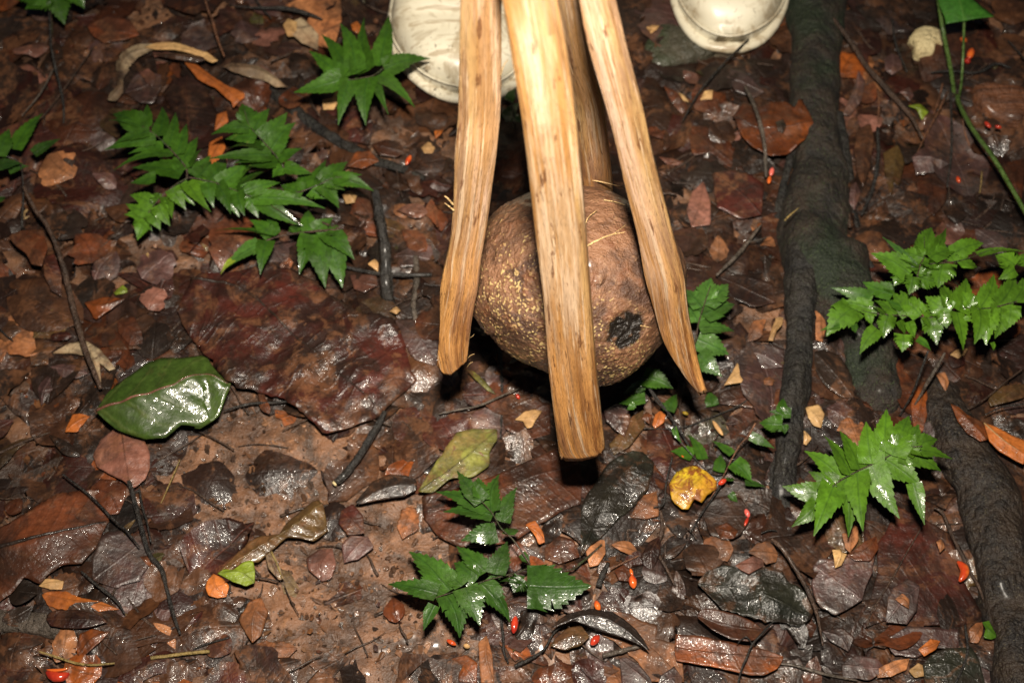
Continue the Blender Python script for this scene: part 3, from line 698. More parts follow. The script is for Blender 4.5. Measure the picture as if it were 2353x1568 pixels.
# ------------------------------------------------------------------ ferns
fern('A', [dict(r=[(1500, 700), (1430, 740), (1330, 840), (1200, 930), (1050, 960), (900, 985), (700, 1000)], foot=(1500, 860), h=(.075, .085), rr=2.6, l=[
    (740, 970, 10, 1160, 330), (760, 960, 225, 530, 260), (860, 930, 405, 270, 270), (960, 900, 690, 95, 300), (1120, 860, 1035, 25, 290),
    (1300, 780, 1425, -20, 300), (1370, 830, 2070, 650, 300), (1270, 930, 1845, 1375, 260), (1120, 960, 1085, 1650, 320), (860, 980, 700, 1650, 260), (1200, 960, 1440, 1480, 170, 'ferndark')])],
    'glossy star shaped fern with long pointed leaflets beside the toe of the left boot', mat='fern', land='the star shaped fern', tiltr=.3, ser=.03, shape=.14)
fern('B', [
 dict(r=[(690, 650), (680, 560), (580, 440), (450, 310), (330, 230)], foot=(760, 700), h=(.07, .085), rr=2.6, l=[
    (340, 240, 85, 120, 170), (310, 230, 60, 170, 45), (370, 250, 362, 48, 110), (460, 310, 488, 60, 110), (540, 390, 605, 105, 100), (610, 460, 682, 195, 110), (650, 520, 772, 305, 115), (690, 570, 800, 400, 90), (720, 620, 885, 455, 110),
    (390, 270, 88, 365, 100), (440, 330, 12, 410, 100), (500, 390, 215, 440, 95), (570, 450, 95, 562, 115), (660, 600, 240, 545, 165), (440, 640, 232, 680, 95), (660, 590, 590, 440, 110)]),
 dict(r=[(690, 650), (600, 700), (480, 800), (400, 900), (340, 985)], stalk=False, h=(.07, .05), rr=2.2, m='fernbright', l=[
    (460, 820, 395, 775, 90), (430, 870, 225, 780, 115), (400, 920, 190, 850, 100), (370, 960, 182, 935, 105), (345, 985, 290, 1142, 125), (400, 930, 475, 1062, 110), (460, 860, 552, 1028, 120), (510, 800, 575, 965, 105), (570, 730, 680, 900, 110), (630, 700, 750, 862, 115), (690, 680, 882, 905, 120), (740, 660, 915, 805, 120), (340, 985, 410, 1070, 60)]),
 dict(r=[(700, 640), (900, 680), (1060, 740), (1190, 790), (1280, 815), (1600, 1015)], stalk=False, h=(.072, .066), rr=2.2, l=[
    (770, 650, 890, 500, 120), (860, 670, 1010, 455, 130), (950, 695, 1190, 485, 125), (1020, 720, 1245, 535, 115), (1070, 745, 1345, 565, 115), (1130, 765, 1445, 685, 110), (1190, 795, 1405, 722, 90), (1230, 805, 1800, 875, 130), (1275, 815, 1625, 1027, 140),
    (860, 680, 905, 880, 110), (930, 690, 1035, 930, 125), (1010, 730, 1110, 955, 130), (1090, 760, 1150, 945, 115), (1190, 800, 1262, 965, 110)]),
 dict(r=[(1470, 560), (1390, 450), (1300, 350), (1190, 220), (1150, 90)], foot=(1480, 640), h=(.085, .095), rr=2.2, l=[
    (1190, 210, 1135, 40, 170), (1230, 260, 1352, 80, 115), (1290, 330, 1500, 110, 130), (1360, 430, 1562, 190, 160), (1420, 500, 1612, 400, 110),
    (1190, 240, 878, 290, 105), (1250, 320, 995, 325, 135), (1320, 400, 1025, 390, 125), (1370, 460, 870, 475, 110), (1420, 520, 1170, 540, 130), (1370, 470, 1060, 520, 110), (1470, 560, 1375, 640, 110), (1470, 560, 1700, 605, 110)]),
 dict(r=[(1600, 760), (1750, 700), (1900, 640), (2080, 690)], foot=(1640, 850), h=(.07, .07), rr=2.0, l=[
    (1650, 740, 1590, 560, 130), (1700, 710, 1800, 488, 125), (1780, 690, 1982, 508, 140), (1850, 660, 2095, 610, 115), (1890, 650, 2190, 742, 115), (1820, 690, 1960, 740, 110), (1770, 710, 1915, 882, 140), (1690, 740, 1800, 810, 130), (1630, 750, 1440, 700, 120)]),
 dict(r=[(1930, 1060), (1650, 1080), (1380, 1130), (1150, 1240), (975, 1395)], foot=(1900, 1180), h=(.055, .04), rr=3.0, stem='barkbrown', l=[
    (1400, 1110, 918, 1040, 115), (1370, 1110, 1190, 975, 110), (1400, 1110, 1330, 950, 100), (1560, 1090, 1598, 1000, 100), (1680, 1080, 1665, 895, 115), (1710, 1070, 1862, 960, 115), (1280, 1180, 985, 1370, 140, 'fernpale'), (1330, 1150, 1278, 1412, 125), (1680, 1100, 1590, 1412, 140),
    (1730, 1100, 1800, 1515, 200), (1780, 1090, 1935, 1515, 230), (1820, 1080, 2035, 1290, 160), (1820, 1070, 1985, 1110, 110), (1080, 1290, 958, 1412, 60, 'lime')])],
 'large bright green fern of six overlapping fronds left of the staves', land='the large left fern', h=.07, wk=1.18, ser=.03, shape=.22, tiltr=.32)
fern('C', [
 dict(r=[(2420, 890), (2200, 940), (2000, 990), (1840, 1000), (1660, 990)], foot=(2050, 1120), h=(.10, .10), rr=2.2, l=[
    (1860, 985, 2030, 605, 210), (2060, 965, 2250, 590, 210), (2240, 930, 2380, 680, 190), (1680, 990, 1865, 905, 95), (1620, 1030, 1720, 645, 240), (1520, 1000, 1400, 690, 190), (1520, 1040, 1240, 860, 210),
    (1850, 1000, 1805, 1390, 210), (1950, 1000, 1925, 1400, 230), (2080, 985, 2035, 1330, 210), (2200, 960, 2140, 1240, 200), (1590, 1040, 1685, 1455, 175), (1450, 1040, 1480, 1220, 150), (1760, 1110, 1640, 1140, 65), (1990, 1380, 2010, 1470, 60), (2130, 970, 1960, 740, 190), (1750, 995, 1640, 800, 170), (2300, 920, 2330, 640, 170), (1900, 1000, 1720, 900, 120)]),
 dict(r=[(1320, 1100), (1050, 1085), (900, 1075), (600, 1040), (380, 970)], foot=(1400, 1240), h=(.09, .07), rr=2.0, m='fernbright', l=[
    (910, 1070, 670, 900, 130), (1060, 1075, 865, 810, 155), (1190, 1080, 950, 790, 175), (1305, 1100, 1150, 900, 140), (640, 1010, 270, 925, 155), (430, 990, 135, 1300, 270), (700, 1040, 510, 1010, 80), (640, 880, 185, 765, 135, 'fern'), (880, 840, 535, 690, 180, 'fern'), (900, 790, 690, 720, 130, 'fern'), (640, 900, 500, 860, 80),
    (820, 1080, 775, 1330, 170), (700, 1230, 512, 1505, 150), (940, 1140, 1015, 1290, 105), (1050, 1150, 1125, 1325, 120), (1300, 1100, 1372, 1405, 190), (990, 1290, 980, 1485, 175), (1150, 1340, 1305, 1462, 85, 'fern'), (430, 1180, 462, 1272, 85, 'fern'), (280, 1190, 55, 1240, 70, 'fern'), (780, 1070, 560, 960, 120), (1120, 1080, 1020, 880, 150), (1240, 1090, 1330, 1240, 120), (600, 1050, 640, 1180, 90), (1000, 1000, 820, 900, 130, 'fern')]),
 dict(r=[(1150, 640), (1190, 500), (1230, 400), (1230, 190)], foot=(1180, 760), h=(.115, .12), rr=1.9, l=[
    (1230, 400, 1180, 165, 150), (1240, 360, 1320, 75, 210), (1270, 400, 1502, 95, 190), (1220, 430, 960, 350, 190), (1130, 540, 755, 185, 80, 'fernpale'), (1070, 610, 635, 365, 250), (1180, 520, 850, 400, 150), (1290, 430, 1600, 330, 210), (980, 620, 890, 745, 120), (1120, 600, 1300, 560, 170), (1100, 640, 1060, 840, 170), (1180, 560, 1010, 440, 160), (1200, 470, 1400, 560, 190), (1160, 640, 1420, 700, 190), (1080, 680, 850, 640, 170), (1220, 300, 1400, 230, 120)]),
 dict(r=[(1290, 500), (1590, 470), (1770, 420), (2000, 340), (2340, 345)], foot=(1560, 620), h=(.115, .105), rr=1.7, l=[
    (1440, 480, 1390, 760, 270), (1600, 480, 1838, 530, 210), (1520, 400, 1915, 262, 180), (1830, 400, 2380, 330, 125), (2250, 520, 2030, 390, 240), (2250, 560, 2070, 670, 130), (2400, 480, 2250, 430, 180), (1560, 470, 1500, 350, 130), (1310, 560, 1330, 480, 150)])],
 'dense bright green fern with ragged leaflets at the right edge above the brown root', mat='fernbright', land='the right edge fern', h=.10, wk=1.2, shape=.32, ser=.07, tiltr=.35)
fern('22', [dict(r=[(920, 330), (1060, 190), (1200, 110), (1350, 40), (1520, -45), (1650, -65)], foot=(1040, 330), h=(.065, .085), rr=2.6, l=[
    (1390, 20, 1410, -325, 210), (1300, 60, 1265, -240, 190), (1220, 100, 1090, -180, 190), (1440, 0, 1562, -285, 200), (1490, -25, 1628, -220, 210), (1150, 140, 985, -150, 180), (1100, 170, 840, -40, 180), (1060, 200, 865, 110, 130),
    (930, 260, 685, 212, 150), (930, 335, 752, 492, 135), (900, 340, 930, 440, 75), (1040, 210, 912, 548, 210), (1120, 160, 1150, 560, 160), (1200, 120, 1230, 512, 200), (1300, 70, 1492, 432, 200), (1400, 30, 1650, 215, 210), (1590, 190, 1668, 475, 115),
    (1500, -30, 1785, 105, 180), (1560, -50, 1862, 12, 170), (1580, -60, 1760, -110, 150)])],
 'bright green fern with long jagged leaflets between the black root fork and brown root', mat='fernbright', land='the lower right fern', wk=1.0, shape=.2, ser=.04, tiltr=.32)
fern('12', [
 dict(r=[(1790, 620), (1650, 740), (1560, 790), (1320, 775), (1200, 810), (1000, 860), (800, 930), (630, 985)], stalk=False, h=(.012, .065), rr=3.0, foot=(1790, 640), l=[
    (660, 950, 318, 875, 125), (750, 935, 468, 645, 190), (830, 900, 700, 760, 110), (930, 860, 770, 735, 130), (1000, 800, 795, 615, 130), (1060, 820, 1140, 585, 130), (1110, 800, 1000, 800, 110), (1250, 865, 1090, 860, 90), (1250, 850, 1185, 942, 120), (1280, 900, 1722, 905, 270),
    (720, 960, 822, 1248, 180), (850, 910, 955, 1165, 165), (960, 880, 1135, 1110, 150), (1080, 980, 1155, 1150, 65), (640, 1030, 562, 1202, 85)]),
 dict(r=[(1300, 750), (1190, 590), (1100, 500), (1040, 400), (960, 310)], stalk=False, h=(.05, .075), rr=2.4, l=[
    (1045, 410, 698, 375, 130), (1010, 370, 648, 235, 125), (970, 320, 795, 100, 115), (960, 300, 945, 145, 110), (1030, 390, 1080, 120, 140), (1110, 460, 1208, 212, 105), (1070, 530, 825, 590, 125), (1150, 550, 1200, 500, 95), (1240, 680, 1300, 745, 60)])],
 'dark glossy holly like fern on bare mud at the bottom centre', mat='ferndark', land='the bottom centre fern', ser=.09, tiltr=.35)
fern('21', [dict(r=[(60, 900), (90, 760), (110, 650), (150, 520), (190, 400)], foot=(90, 960), h=(.05, .06), rr=2.4, l=[
    (160, 500, 190, 340, 140), (150, 530, 312, 378, 160), (130, 600, 358, 518, 180), (110, 690, 358, 702, 125), (100, 770, 320, 870, 155), (110, 870, 268, 1022, 125), (130, 550, 20, 420, 130), (100, 650, 30, 540, 110)])],
 'pale glossy fern half hidden behind the rightmost wooden stave', mat='fernpale', land='the fern behind the right stave')
fern('G', [
 dict(r=[(400, 180), (480, 290), (570, 440), (730, 600), (770, 740), (850, 900), (1000, 1080), (1150, 1240)], foot=(1150, 1250), stalk=False, h=(.05, .012), rr=2.4, stem='barkblack', l=[
    (410, 160, 752, 285, 210), (420, 250, 190, 350, 110, 'ferndark'), (440, 400, 140, 455, 130), (320, 470, 230, 530, 70), (700, 545, 795, 345, 120), (700, 540, 632, 440, 110), (980, 1050, 722, 985, 160), (1080, 1090, 925, 790, 130), (430, 200, 530, 300, 60), (760, 730, 840, 900, 60)]),
 dict(r=[(1640, 370), (1500, 480), (1200, 610), (960, 700), (770, 745), (370, 740)], stalk=False, h=(.010, .010), rr=2.6, stem='barkblack', l=[(1200, 490, 1150, 320, 130, 'ferndark')]),
 dict(r=[(1680, 680), (1600, 820), (1500, 930), (1410, 1090), (1330, 1250), (1250, 1400), (1150, 1560)], stalk=False, h=(.05, .01), rr=2.4, stem='barkred', l=[
    (1420, 1030, 1190, 868, 85), (1260, 1230, 1290, 1025, 120), (1430, 1120, 1640, 1335, 190), (1560, 1350, 1800, 1392, 75, 'ferndark'), (1620, 820, 1892, 962, 100), (1980, 690, 1722, 672, 180), (2080, 570, 1838, 545, 110), (1960, 570, 2000, 395, 120), (1990, 700, 2010, 800, 90), (1370, 1330, 1420, 1290, 90, 'ferndark'), (1390, 1470, 1480, 1568, 80)])],
 'low straggling plant with small glossy leaflets below the right stave', name='small_plant', catg='plant', mat='fern', land='the small straggling plant', leafname='leaflet')
fern('00', [dict(r=[(350, 60), (350, -40), (360, -120)], foot=(350, 300), h=(.05, .07), rr=2.6, l=[
    (350, -30, 95, -10, 190), (340, -10, 170, 60, 130), (350, 0, 310, 80, 90), (400, -40, 445, 165, 140), (470, -60, 580, 55, 120)])],
 'glossy green seedling cut off by the top left edge of the picture', name='small_plant', catg='plant', mat='fern', land='the top left seedling', leafname='leaf')
fern('00', [dict(r=[(150, 1560), (160, 1300), (130, 1120), (-20, 1060)], foot=(210, 1700), h=(.03, .06), rr=2.8, stem='barkblack', l=[
    (100, 1030, 290, 768, 105), (-20, 1080, 60, 880, 120), (-20, 1150, 150, 1120, 90, 'ferndark'), (230, 1060, 412, 950, 75, 'ferndark'), (60, 1180, 200, 1140, 60, 'ferndark'), (-20, 1390, 35, 1350, 60)])],
 'dim dark green seedling at the left edge with one upright pointed leaf', name='small_plant', catg='plant', mat='fern', land='the left edge seedling', leafname='leaf')
fern('10', [dict(r=[(1190, 860), (1180, 760), (1160, 690)], foot=(1200, 900), h=(.025, .03), rr=2., l=[
    (1130, 830, 1225, 700, 80, 'ferndark'), (1160, 840, 1105, 730, 60, 'ferndark'), (1180, 800, 1240, 840, 60, 'ferndark'), (1150, 700, 1200, 610, 60, 'ferndark')])],
 'dim green sprout in the shade between the left and front staves', name='small_plant', catg='plant', mat='ferndark', leafname='leaf')

# climbing plant at the top right: heart leaf and long green stalks
vine = empty('vine', G(2197, 212, 0), 'slender green vine with a heart shaped leaf and long bare stalks at the top right', 'vine'); vl = root_loc(vine)
def vpart(name, fr, pts, r, lv, mat):
    V = tvs(fr, pts); P3 = [G(x, y, z) for (x, y), z in zip(V, lv)]
    vs, fs = tube_data(P3, [r*m_px(p) for p in P3], len(pts)*6, 7, .06)
    o = pyd(name, [v-vl for v in vs], fs, M[mat]); o.parent = vine; return o
vpart('stalk', '20', [(1755, -60), (1775, 100), (1800, 250), (1830, 400), (1858, 560), (1868, 650)], 5, [.07, .065, .055, .04, .02, .006], 'stemgreen')
vpart('stalk', '20', [(1895, 690), (1915, 600), (1930, 400), (1938, 150)], 3.2, [.02, .04, .06, .075], 'stemgreen')
vpart('stalk', '20', [(1890, 660), (1905, 720), (1990, 880), (2120, 1060), (2190, 1170), (2290, 1340), (2400, 1530)], 5.5, [.02, .03, .05, .06, .06, .06, .06], 'stemgreen')
vpart('aerial_root', '20', [(1925, 720), (1935, 880), (1980, 1020)], 2, [.03, .02, .01], 'barkred')
hp = [(1740, -30), (1765, 60), (1800, 120), (1820, 190), (1870, 190), (1935, 148), (2030, 130), (2110, 138), (2170, 152), (2120, 100), (2060, 60), (2010, 20), (1960, -60), (1850, -90)]
hpv = tvs('20', hp); W = [G(x, y, .08) for x, y in hpv]; rb = [G(*tv('20', 1938, 150), .08), G(*tv('20', 1900, 40), .08), G(*tv('20', 1850, -80), .08)]
vs, fs, uvs = leaf_geo([(p.x, p.y) for p in W], [(p.x, p.y) for p in rb], lambda x, y: H(x, y)+.08, fold=.12, curl=-.1, arch=.004, ragged=.01)
o = pyd('leaf', [Vector(v)-vl for v in vs], fs, M['heart'], uvs=uvs); o.parent = vine
o.modifiers.new('thickness', 'SOLIDIFY').thickness = .0004
TRACED.append(hpv); LAND.append((2210, 130, 'the heart shaped vine leaf'))

# ------------------------------------------------------------------ distinct dead and living leaves lying on the ground
leaf('01', [(660, 1262), (735, 1130), (820, 1050), (900, 1000), (1010, 905), (1120, 875), (1260, 885), (1410, 862), (1455, 940), (1500, 1000), (1600, 1110), (1570, 1200), (1480, 1290), (1370, 1350), (1240, 1345), (1130, 1432), (1000, 1440), (910, 1415), (800, 1380), (715, 1315)],
     'biggreen', 'large fresh green leaf, its lower half shining wet, on the left side', midrib=3.2, ribmat='pinkish', lvl=.040, rib=[(662, 1260), (900, 1200), (1150, 1130), (1400, 1030), (1590, 1080)], fold=-.36, curl=.12, arch=.006, corr=.0030, vf=.42, vang=.9, ragged=.01, nu=44, nv=8, name='green_leaf', land='the large green leaf')
leaf('V', [(400, 690), (430, 645), (470, 628), (520, 632), (560, 622), (620, 612), (690, 630), (740, 665), (784, 700), (830, 722), (905, 735), (930, 780), (944, 843), (962, 880), (984, 912), (950, 930), (917, 937), (880, 948), (850, 970), (800, 985), (745, 1002), (700, 960), (650, 925), (590, 905), (533, 896), (500, 860), (467, 815), (440, 780), (417, 745)],
     'maroon2', 'huge wet maroon leaf filling the ground between the large fern and the left stave', midrib=4, ribmat='dark', lvl=.014, rib=[(440, 640), (560, 672), (680, 780), (780, 860), (880, 946)], fold=.10, curl=-.06, arch=.006, corr=.0016, vf=.75, vang=.15, ragged=.05, nu=64, nv=10, wave=.006, land='the huge maroon leaf')
leaf('V', [(905, 735), (960, 735), (1000, 755), (1010, 800), (1000, 840), (950, 830), (925, 790)], 'mauve', 'torn pink brown strip of leaf between the huge maroon leaf and the left stave', lvl=.010, corr=.002, vf=1.5, vang=.1, ragged=.15)
leaf('V', [(213, 1045), (232, 1008), (262, 985), (290, 978), (325, 995), (345, 1040), (345, 1075), (335, 1100), (305, 1122), (285, 1104), (250, 1088), (222, 1072)], 'pinkish', 'pink brown rounded leaf just below the large green leaf', midrib=2, lvl=.018, rib=[(280, 980), (290, 1050), (303, 1120)], fold=-.15, curl=.1, corr=.0012, vf=.5, ragged=.02, nu=26, land='the pink brown leaf')
leaf('V', [(-40, 1230), (20, 1205), (60, 1180), (140, 1135), (190, 1128), (225, 1160), (252, 1190), (235, 1225), (222, 1260), (190, 1298), (150, 1300), (120, 1320), (95, 1345), (60, 1330), (30, 1365), (0, 1385), (-40, 1400)], 'redbrown', 'broad reddish brown leaf with a dark midrib at the left edge, lower part', midrib=6, ribmat='dark', lvl=.016, rib=[(-40, 1268), (60, 1250), (160, 1225), (250, 1196)], fold=-.12, curl=.10, corr=.0008, vf=.8, arch=.01, ragged=.02, nu=40, nv=7, land='the broad left edge leaf')
leaf('02', [(1720, 600), (1780, 565), (1930, 550), (1980, 470), (2060, 400), (2150, 320), (2215, 300), (2240, 400), (2262, 530), (2160, 600), (2080, 580), (1980, 570), (1900, 640), (1790, 735), (1680, 745), (1600, 795), (1520, 800), (1610, 700)], 'olivebrown', 'long wet olive brown leaf with bright ripples on the mud', midrib=2.5, lvl=.016, rib=[(1520, 800), (1800, 640), (2000, 520), (2220, 330)], fold=-.2, curl=.15, corr=.003, vf=.9, ragged=.03, nu=40, land='the rippled olive leaf')
leaf('02', [(1500, 815), (1545, 790), (1610, 795), (1680, 740), (1745, 725), (1760, 800), (1755, 880), (1695, 908), (1610, 880)], 'lime', 'small lime green leaf piece touching the rippled olive leaf', lvl=.020, name='green_leaf', ragged=.03)
leaf('02', [(1430, 870), (1470, 818), (1520, 840), (1585, 905), (1560, 975), (1500, 990), (1440, 975), (1420, 920)], 'orange', 'small orange leaf piece beside the lime green leaf piece', lvl=.017)
leaf('02', [(1830, 690), (1870, 655), (1920, 740), (1955, 850), (1920, 860), (1850, 780)], 'pale', 'tiny pale beige leaf with a light midrib right of the lime green leaf piece', lvl=.016)
leaf('02', [(330, 1090), (420, 1065), (560, 1070), (700, 1110), (740, 1150), (620, 1195), (480, 1205), (350, 1180), (320, 1130)], 'maroon', 'long dark maroon leaf lying on the grey root stub', lvl=.022)
leaf('02', [(520, 1330), (560, 1230), (640, 1200), (720, 1220), (760, 1215), (700, 1290), (600, 1370), (540, 1380)], 'rust', 'glossy rust coloured leaf just below the grey root stub', lvl=.013)
leaf('02', [(620, 230), (700, 170), (800, 180), (880, 220), (870, 300), (820, 400), (760, 420), (680, 330)], 'redbrown', 'dull red leaf tucked under the pink brown leaf', lvl=.010)
leaf('02', [(290, 960), (330, 940), (460, 935), (580, 990), (700, 1010), (820, 1060), (690, 1080), (450, 1075), (330, 1050)], 'orange', 'ragged orange brown leaf fragment above the grey root stub', lvl=.011, ragged=.3)
leaf('02', [(270, 900), (300, 850), (400, 860), (440, 870), (430, 930), (350, 930)], 'cream', 'small ochre leaf crumb above the ragged orange brown fragment', lvl=.013, ragged=.3)
leaf('02', [(1640, 1130), (1720, 1000), (1800, 980), (1850, 1080), (1800, 1240), (1740, 1290), (1690, 1220)], 'tan', 'curled tan leaf on the mud left of the bottom centre', lvl=.014, fold=-.3)
leaf('02', [(1760, 1310), (1840, 1275), (1900, 1300), (1960, 1280), (2050, 1330), (1990, 1400), (1900, 1400), (1820, 1360)], 'tan', 'flat pale tan leaf scrap with scalloped edge in the bottom left mud', lvl=.008, ragged=.2)
leaf('02', [(2110, 720), (2200, 650), (2290, 640), (2320, 760), (2290, 850), (2220, 870), (2130, 800)], 'pinkish', 'pinkish tan flat leaf on the mud right of the rippled olive leaf', lvl=.008, ragged=.1)
leaf('02', [(640, 700), (700, 560), (840, 520), (980, 600), (1050, 740), (980, 880), (800, 930), (640, 860)], 'mauve', 'purplish wet leaf right of the broad left edge leaf', lvl=.010)
leaf('01', [(585, 520), (720, 478), (862, 492), (775, 560), (650, 645), (630, 590)], 'rust', 'small orange brown triangular leaf above the large green leaf', lvl=.018, fold=-.2, land='the orange brown triangular leaf')
leaf('01', [(228, 760), (245, 610), (380, 530), (482, 556), (485, 680), (425, 765), (330, 775)], 'olivebrown', 'olive brown leaf crossed by the thin twig on the left side', lvl=.012)
leaf('01', [(30, 690), (130, 660), (230, 690), (330, 790), (270, 890), (160, 910), (60, 890)], 'tan', 'pale orange tan leaf scrap near the left edge beside the olive brown leaf', lvl=.009, ragged=.15)
leaf('01', [(-30, 760), (40, 770), (60, 850), (20, 930), (-30, 940)], 'tan', 'tan leaf scrap cut by the left edge', lvl=.009)
leaf('01', [(40, 640), (100, 560), (180, 420), (240, 360), (300, 380), (260, 480), (220, 600), (110, 680)], 'tan', 'ragged tan strip of leaf near the left edge above the olive brown leaf', lvl=.008, ragged=.25)
leaf('01', [(60, 60), (150, 20), (300, 10), (330, 140), (290, 268), (220, 258), (180, 180), (100, 120)], 'redbrown', 'dark brown hanging leaf with an orange rim at the left edge', lvl=.030, fold=-.2)
leaf('01', [(300, 200), (380, 190), (430, 330), (420, 470), (350, 440), (310, 340)], 'maroon', 'narrow dark red leaf beside the thin twig on the left', lvl=.022)
leaf('01', [(365, 862), (480, 800), (600, 790), (700, 850), (795, 968), (760, 995), (640, 900), (500, 870)], 'pale', 'pale straw coloured curved leaf above the tip of the large green leaf', lvl=.014)
leaf('01', [(620, 820), (690, 900), (700, 1110), (640, 1000)], 'pale', 'narrow olive straw sliver beside the lower end of the thin twig', lvl=.02)
leaf('01', [(350, 960), (430, 945), (560, 960), (610, 1010), (540, 1050), (430, 1040)], 'mauve', 'shiny greyish wet leaf left of the large green leaf', lvl=.012)
leaf('01', [(450, 1410), (505, 1290), (560, 1280), (620, 1300), (590, 1350), (540, 1420)], 'orange', 'bright orange ragged leaf scrap left of the pink brown leaf', lvl=.013, ragged=.25)
leaf('01', [(810, 640), (930, 620), (980, 720), (990, 800), (900, 830), (820, 740)], 'redbrown', 'reddish leaf scrap above the large green leaf', lvl=.010)
leaf('01', [(700, 720), (820, 640), (960, 560), (1080, 640), (1100, 760), (980, 850), (760, 860)], 'brown', 'mottled brown leaf between the triangular leaf and the huge maroon leaf', lvl=.007)
leaf('01', [(785, 450), (850, 405), (892, 440), (850, 462), (800, 470)], 'lime', 'tiny yellow green leaf crumb above the triangular leaf', lvl=.015, name='green_leaf')
# top left torn leaves
leaf('00', [(738, 690), (760, 640), (812, 600), (806, 520), (798, 430), (850, 350), (950, 305), (1060, 298), (1100, 320), (1000, 380), (940, 420), (900, 480), (850, 560), (850, 640), (800, 700)], 'pale', 'pale torn leaf arching in a hook at the top left', lvl=.024, rib=[(745, 690), (830, 600), (830, 480), (900, 390), (1090, 310)], fold=-.25, curl=.2, ragged=.2, nu=34, land='the pale torn leaf')
leaf('00', [(1000, 330), (1080, 295), (1210, 305), (1330, 340), (1430, 365), (1500, 420), (1460, 440), (1330, 380), (1200, 355), (1080, 350)], 'cream', 'pale orange leaf strip along the top of the torn leaf arch', lvl=.028, ragged=.2)
leaf('00', [(1040, 375), (1200, 372), (1400, 378), (1412, 415), (1350, 430), (1180, 410)], 'brown', 'rolled brown leaf stalk under the torn leaf arch', lvl=.03, fold=-.4)
leaf('00', [(1540, 460), (1600, 430), (1680, 440), (1780, 450), (1880, 520), (1980, 600), (1900, 600), (1800, 550), (1700, 530), (1600, 500)], 'pale', 'whitish papery leaf piece right of the torn leaf arch', lvl=.024, rib=[(1540, 462), (1680, 480), (1800, 500), (1980, 602)], fold=-.3, ragged=.12)
leaf('00', [(1270, 430), (1350, 440), (1450, 520), (1560, 590), (1690, 640), (1685, 700), (1610, 750), (1570, 690), (1480, 610), (1370, 560)], 'orange', 'bright orange torn leaf above the large fern', lvl=.024, rib=[(1270, 430), (1400, 520), (1540, 620), (1650, 700)], fold=-.2, ragged=.18, land='the orange torn leaf')
leaf('00', [(1495, 800), (1560, 770), (1578, 850), (1530, 880), (1480, 900)], 'orange', 'small orange leaf piece showing above a frond of the large fern', lvl=.02)
leaf('00', [(1445, 990), (1530, 940), (1560, 1030), (1510, 1120), (1430, 1160)], 'orange', 'orange leaf piece showing between two fronds of the large fern', lvl=.02)
leaf('00', [(1110, 640), (1180, 550), (1290, 520), (1400, 570), (1500, 760), (1490, 900), (1420, 1090), (1330, 1120), (1260, 900), (1170, 740)], 'maroon', 'dark brown glossy leaf under the torn leaf arch, behind the large fern', midrib=2.4, lvl=.012, rib=[(1290, 520), (1290, 750), (1330, 1110)], fold=-.25, ragged=.03, land='the dark leaf under the arch')
leaf('00', [(860, 640), (930, 520), (1000, 500), (1110, 520), (1120, 620), (1060, 740), (950, 720)], 'mauve', 'purplish grey leaf inside the torn leaf arch', lvl=.014)
leaf('00', [(960, 500), (1030, 480), (1090, 540), (1050, 605), (1000, 570)], 'pinkish', 'small pink flaking leaf scrap inside the torn leaf arch', lvl=.019, ragged=.3)
leaf('00', [(1960, 40), (2100, -20), (2360, -20), (2360, 180), (2300, 330), (2230, 350), (2060, 240), (2140, 130)], 'tan', 'big tan leaf with dark specks at the top, left of the star shaped fern', lvl=.012, ragged=.08, land='the big speckled tan leaf')
leaf('00', [(2000, 160), (2080, 130), (2200, 240), (2190, 345), (2080, 310), (2000, 240)], 'pale', 'grey lichen covered leaf scrap on the edge of the speckled tan leaf', lvl=.017)
leaf('00', [(1950, 180), (1985, 130), (2050, 160), (2040, 250), (1980, 260)], 'cream', 'ochre leaf scrap beside the lichen covered scrap', lvl=.019)
leaf('00', [(600, 180), (640, 260), (720, 315), (860, 290), (960, 240), (900, 150), (740, 120)], 'redbrown', 'curled dark brown leaf above the torn leaf arch', lvl=.014)
leaf('00', [(2220, 700), (2290, 690), (2330, 600), (2353, 690), (2300, 770), (2230, 760)], 'cream', 'bright ochre leaf scrap under the star shaped fern', lvl=.012)
leaf('10', [(66, 170), (110, 155), (135, 190), (120, 240), (75, 215)], 'orange', 'small orange leaf scrap between the star shaped fern and the left boot', lvl=.012)
leaf('10', [(550, 1020), (600, 985), (650, 1010), (630, 1070), (570, 1065)], 'cream', 'small square ochre leaf scrap left of the left stave', lvl=.012)
leaf('10', [(640, 910), (700, 895), (690, 930), (650, 960)], 'orange', 'tiny orange leaf scrap above the square ochre scrap', lvl=.012)
leaf('10', [(210, 1000), (300, 970), (400, 985), (440, 1050), (380, 1090), (260, 1080)], 'redbrown', 'rounded reddish leaf left of the left stave', lvl=.011)
leaf('10', [(40, 1150), (100, 1060), (200, 1050), (260, 1110), (150, 1175)], 'rust', 'dull rust leaf with a pale midrib right of the large fern', lvl=.014)
leaf('10', [(5, 1340), (50, 1310), (105, 1350), (90, 1400), (30, 1400)], 'cream', 'pale ochre curled scrap at the right end of the large fern', lvl=.02, fold=-.5)
leaf('10', [(2100, 190), (2190, 180), (2170, 215), (2130, 245)], 'cream', 'small cream coloured chip on the ground left of the right boot', lvl=.016, name='leaf_chip', catg='chip', wave=0)
leaf('20', [(-30, 640), (0, 655), (40, 700), (0, 700)], 'cream', 'tiny cream scrap just right of the right stave', lvl=.014, name='leaf_chip', catg='chip')
leaf('20', [(120, 690), (150, 635), (205, 625), (200, 695)], 'cream', 'square cream scrap left of the orange brown notched leaf', lvl=.014, name='leaf_chip', catg='chip')
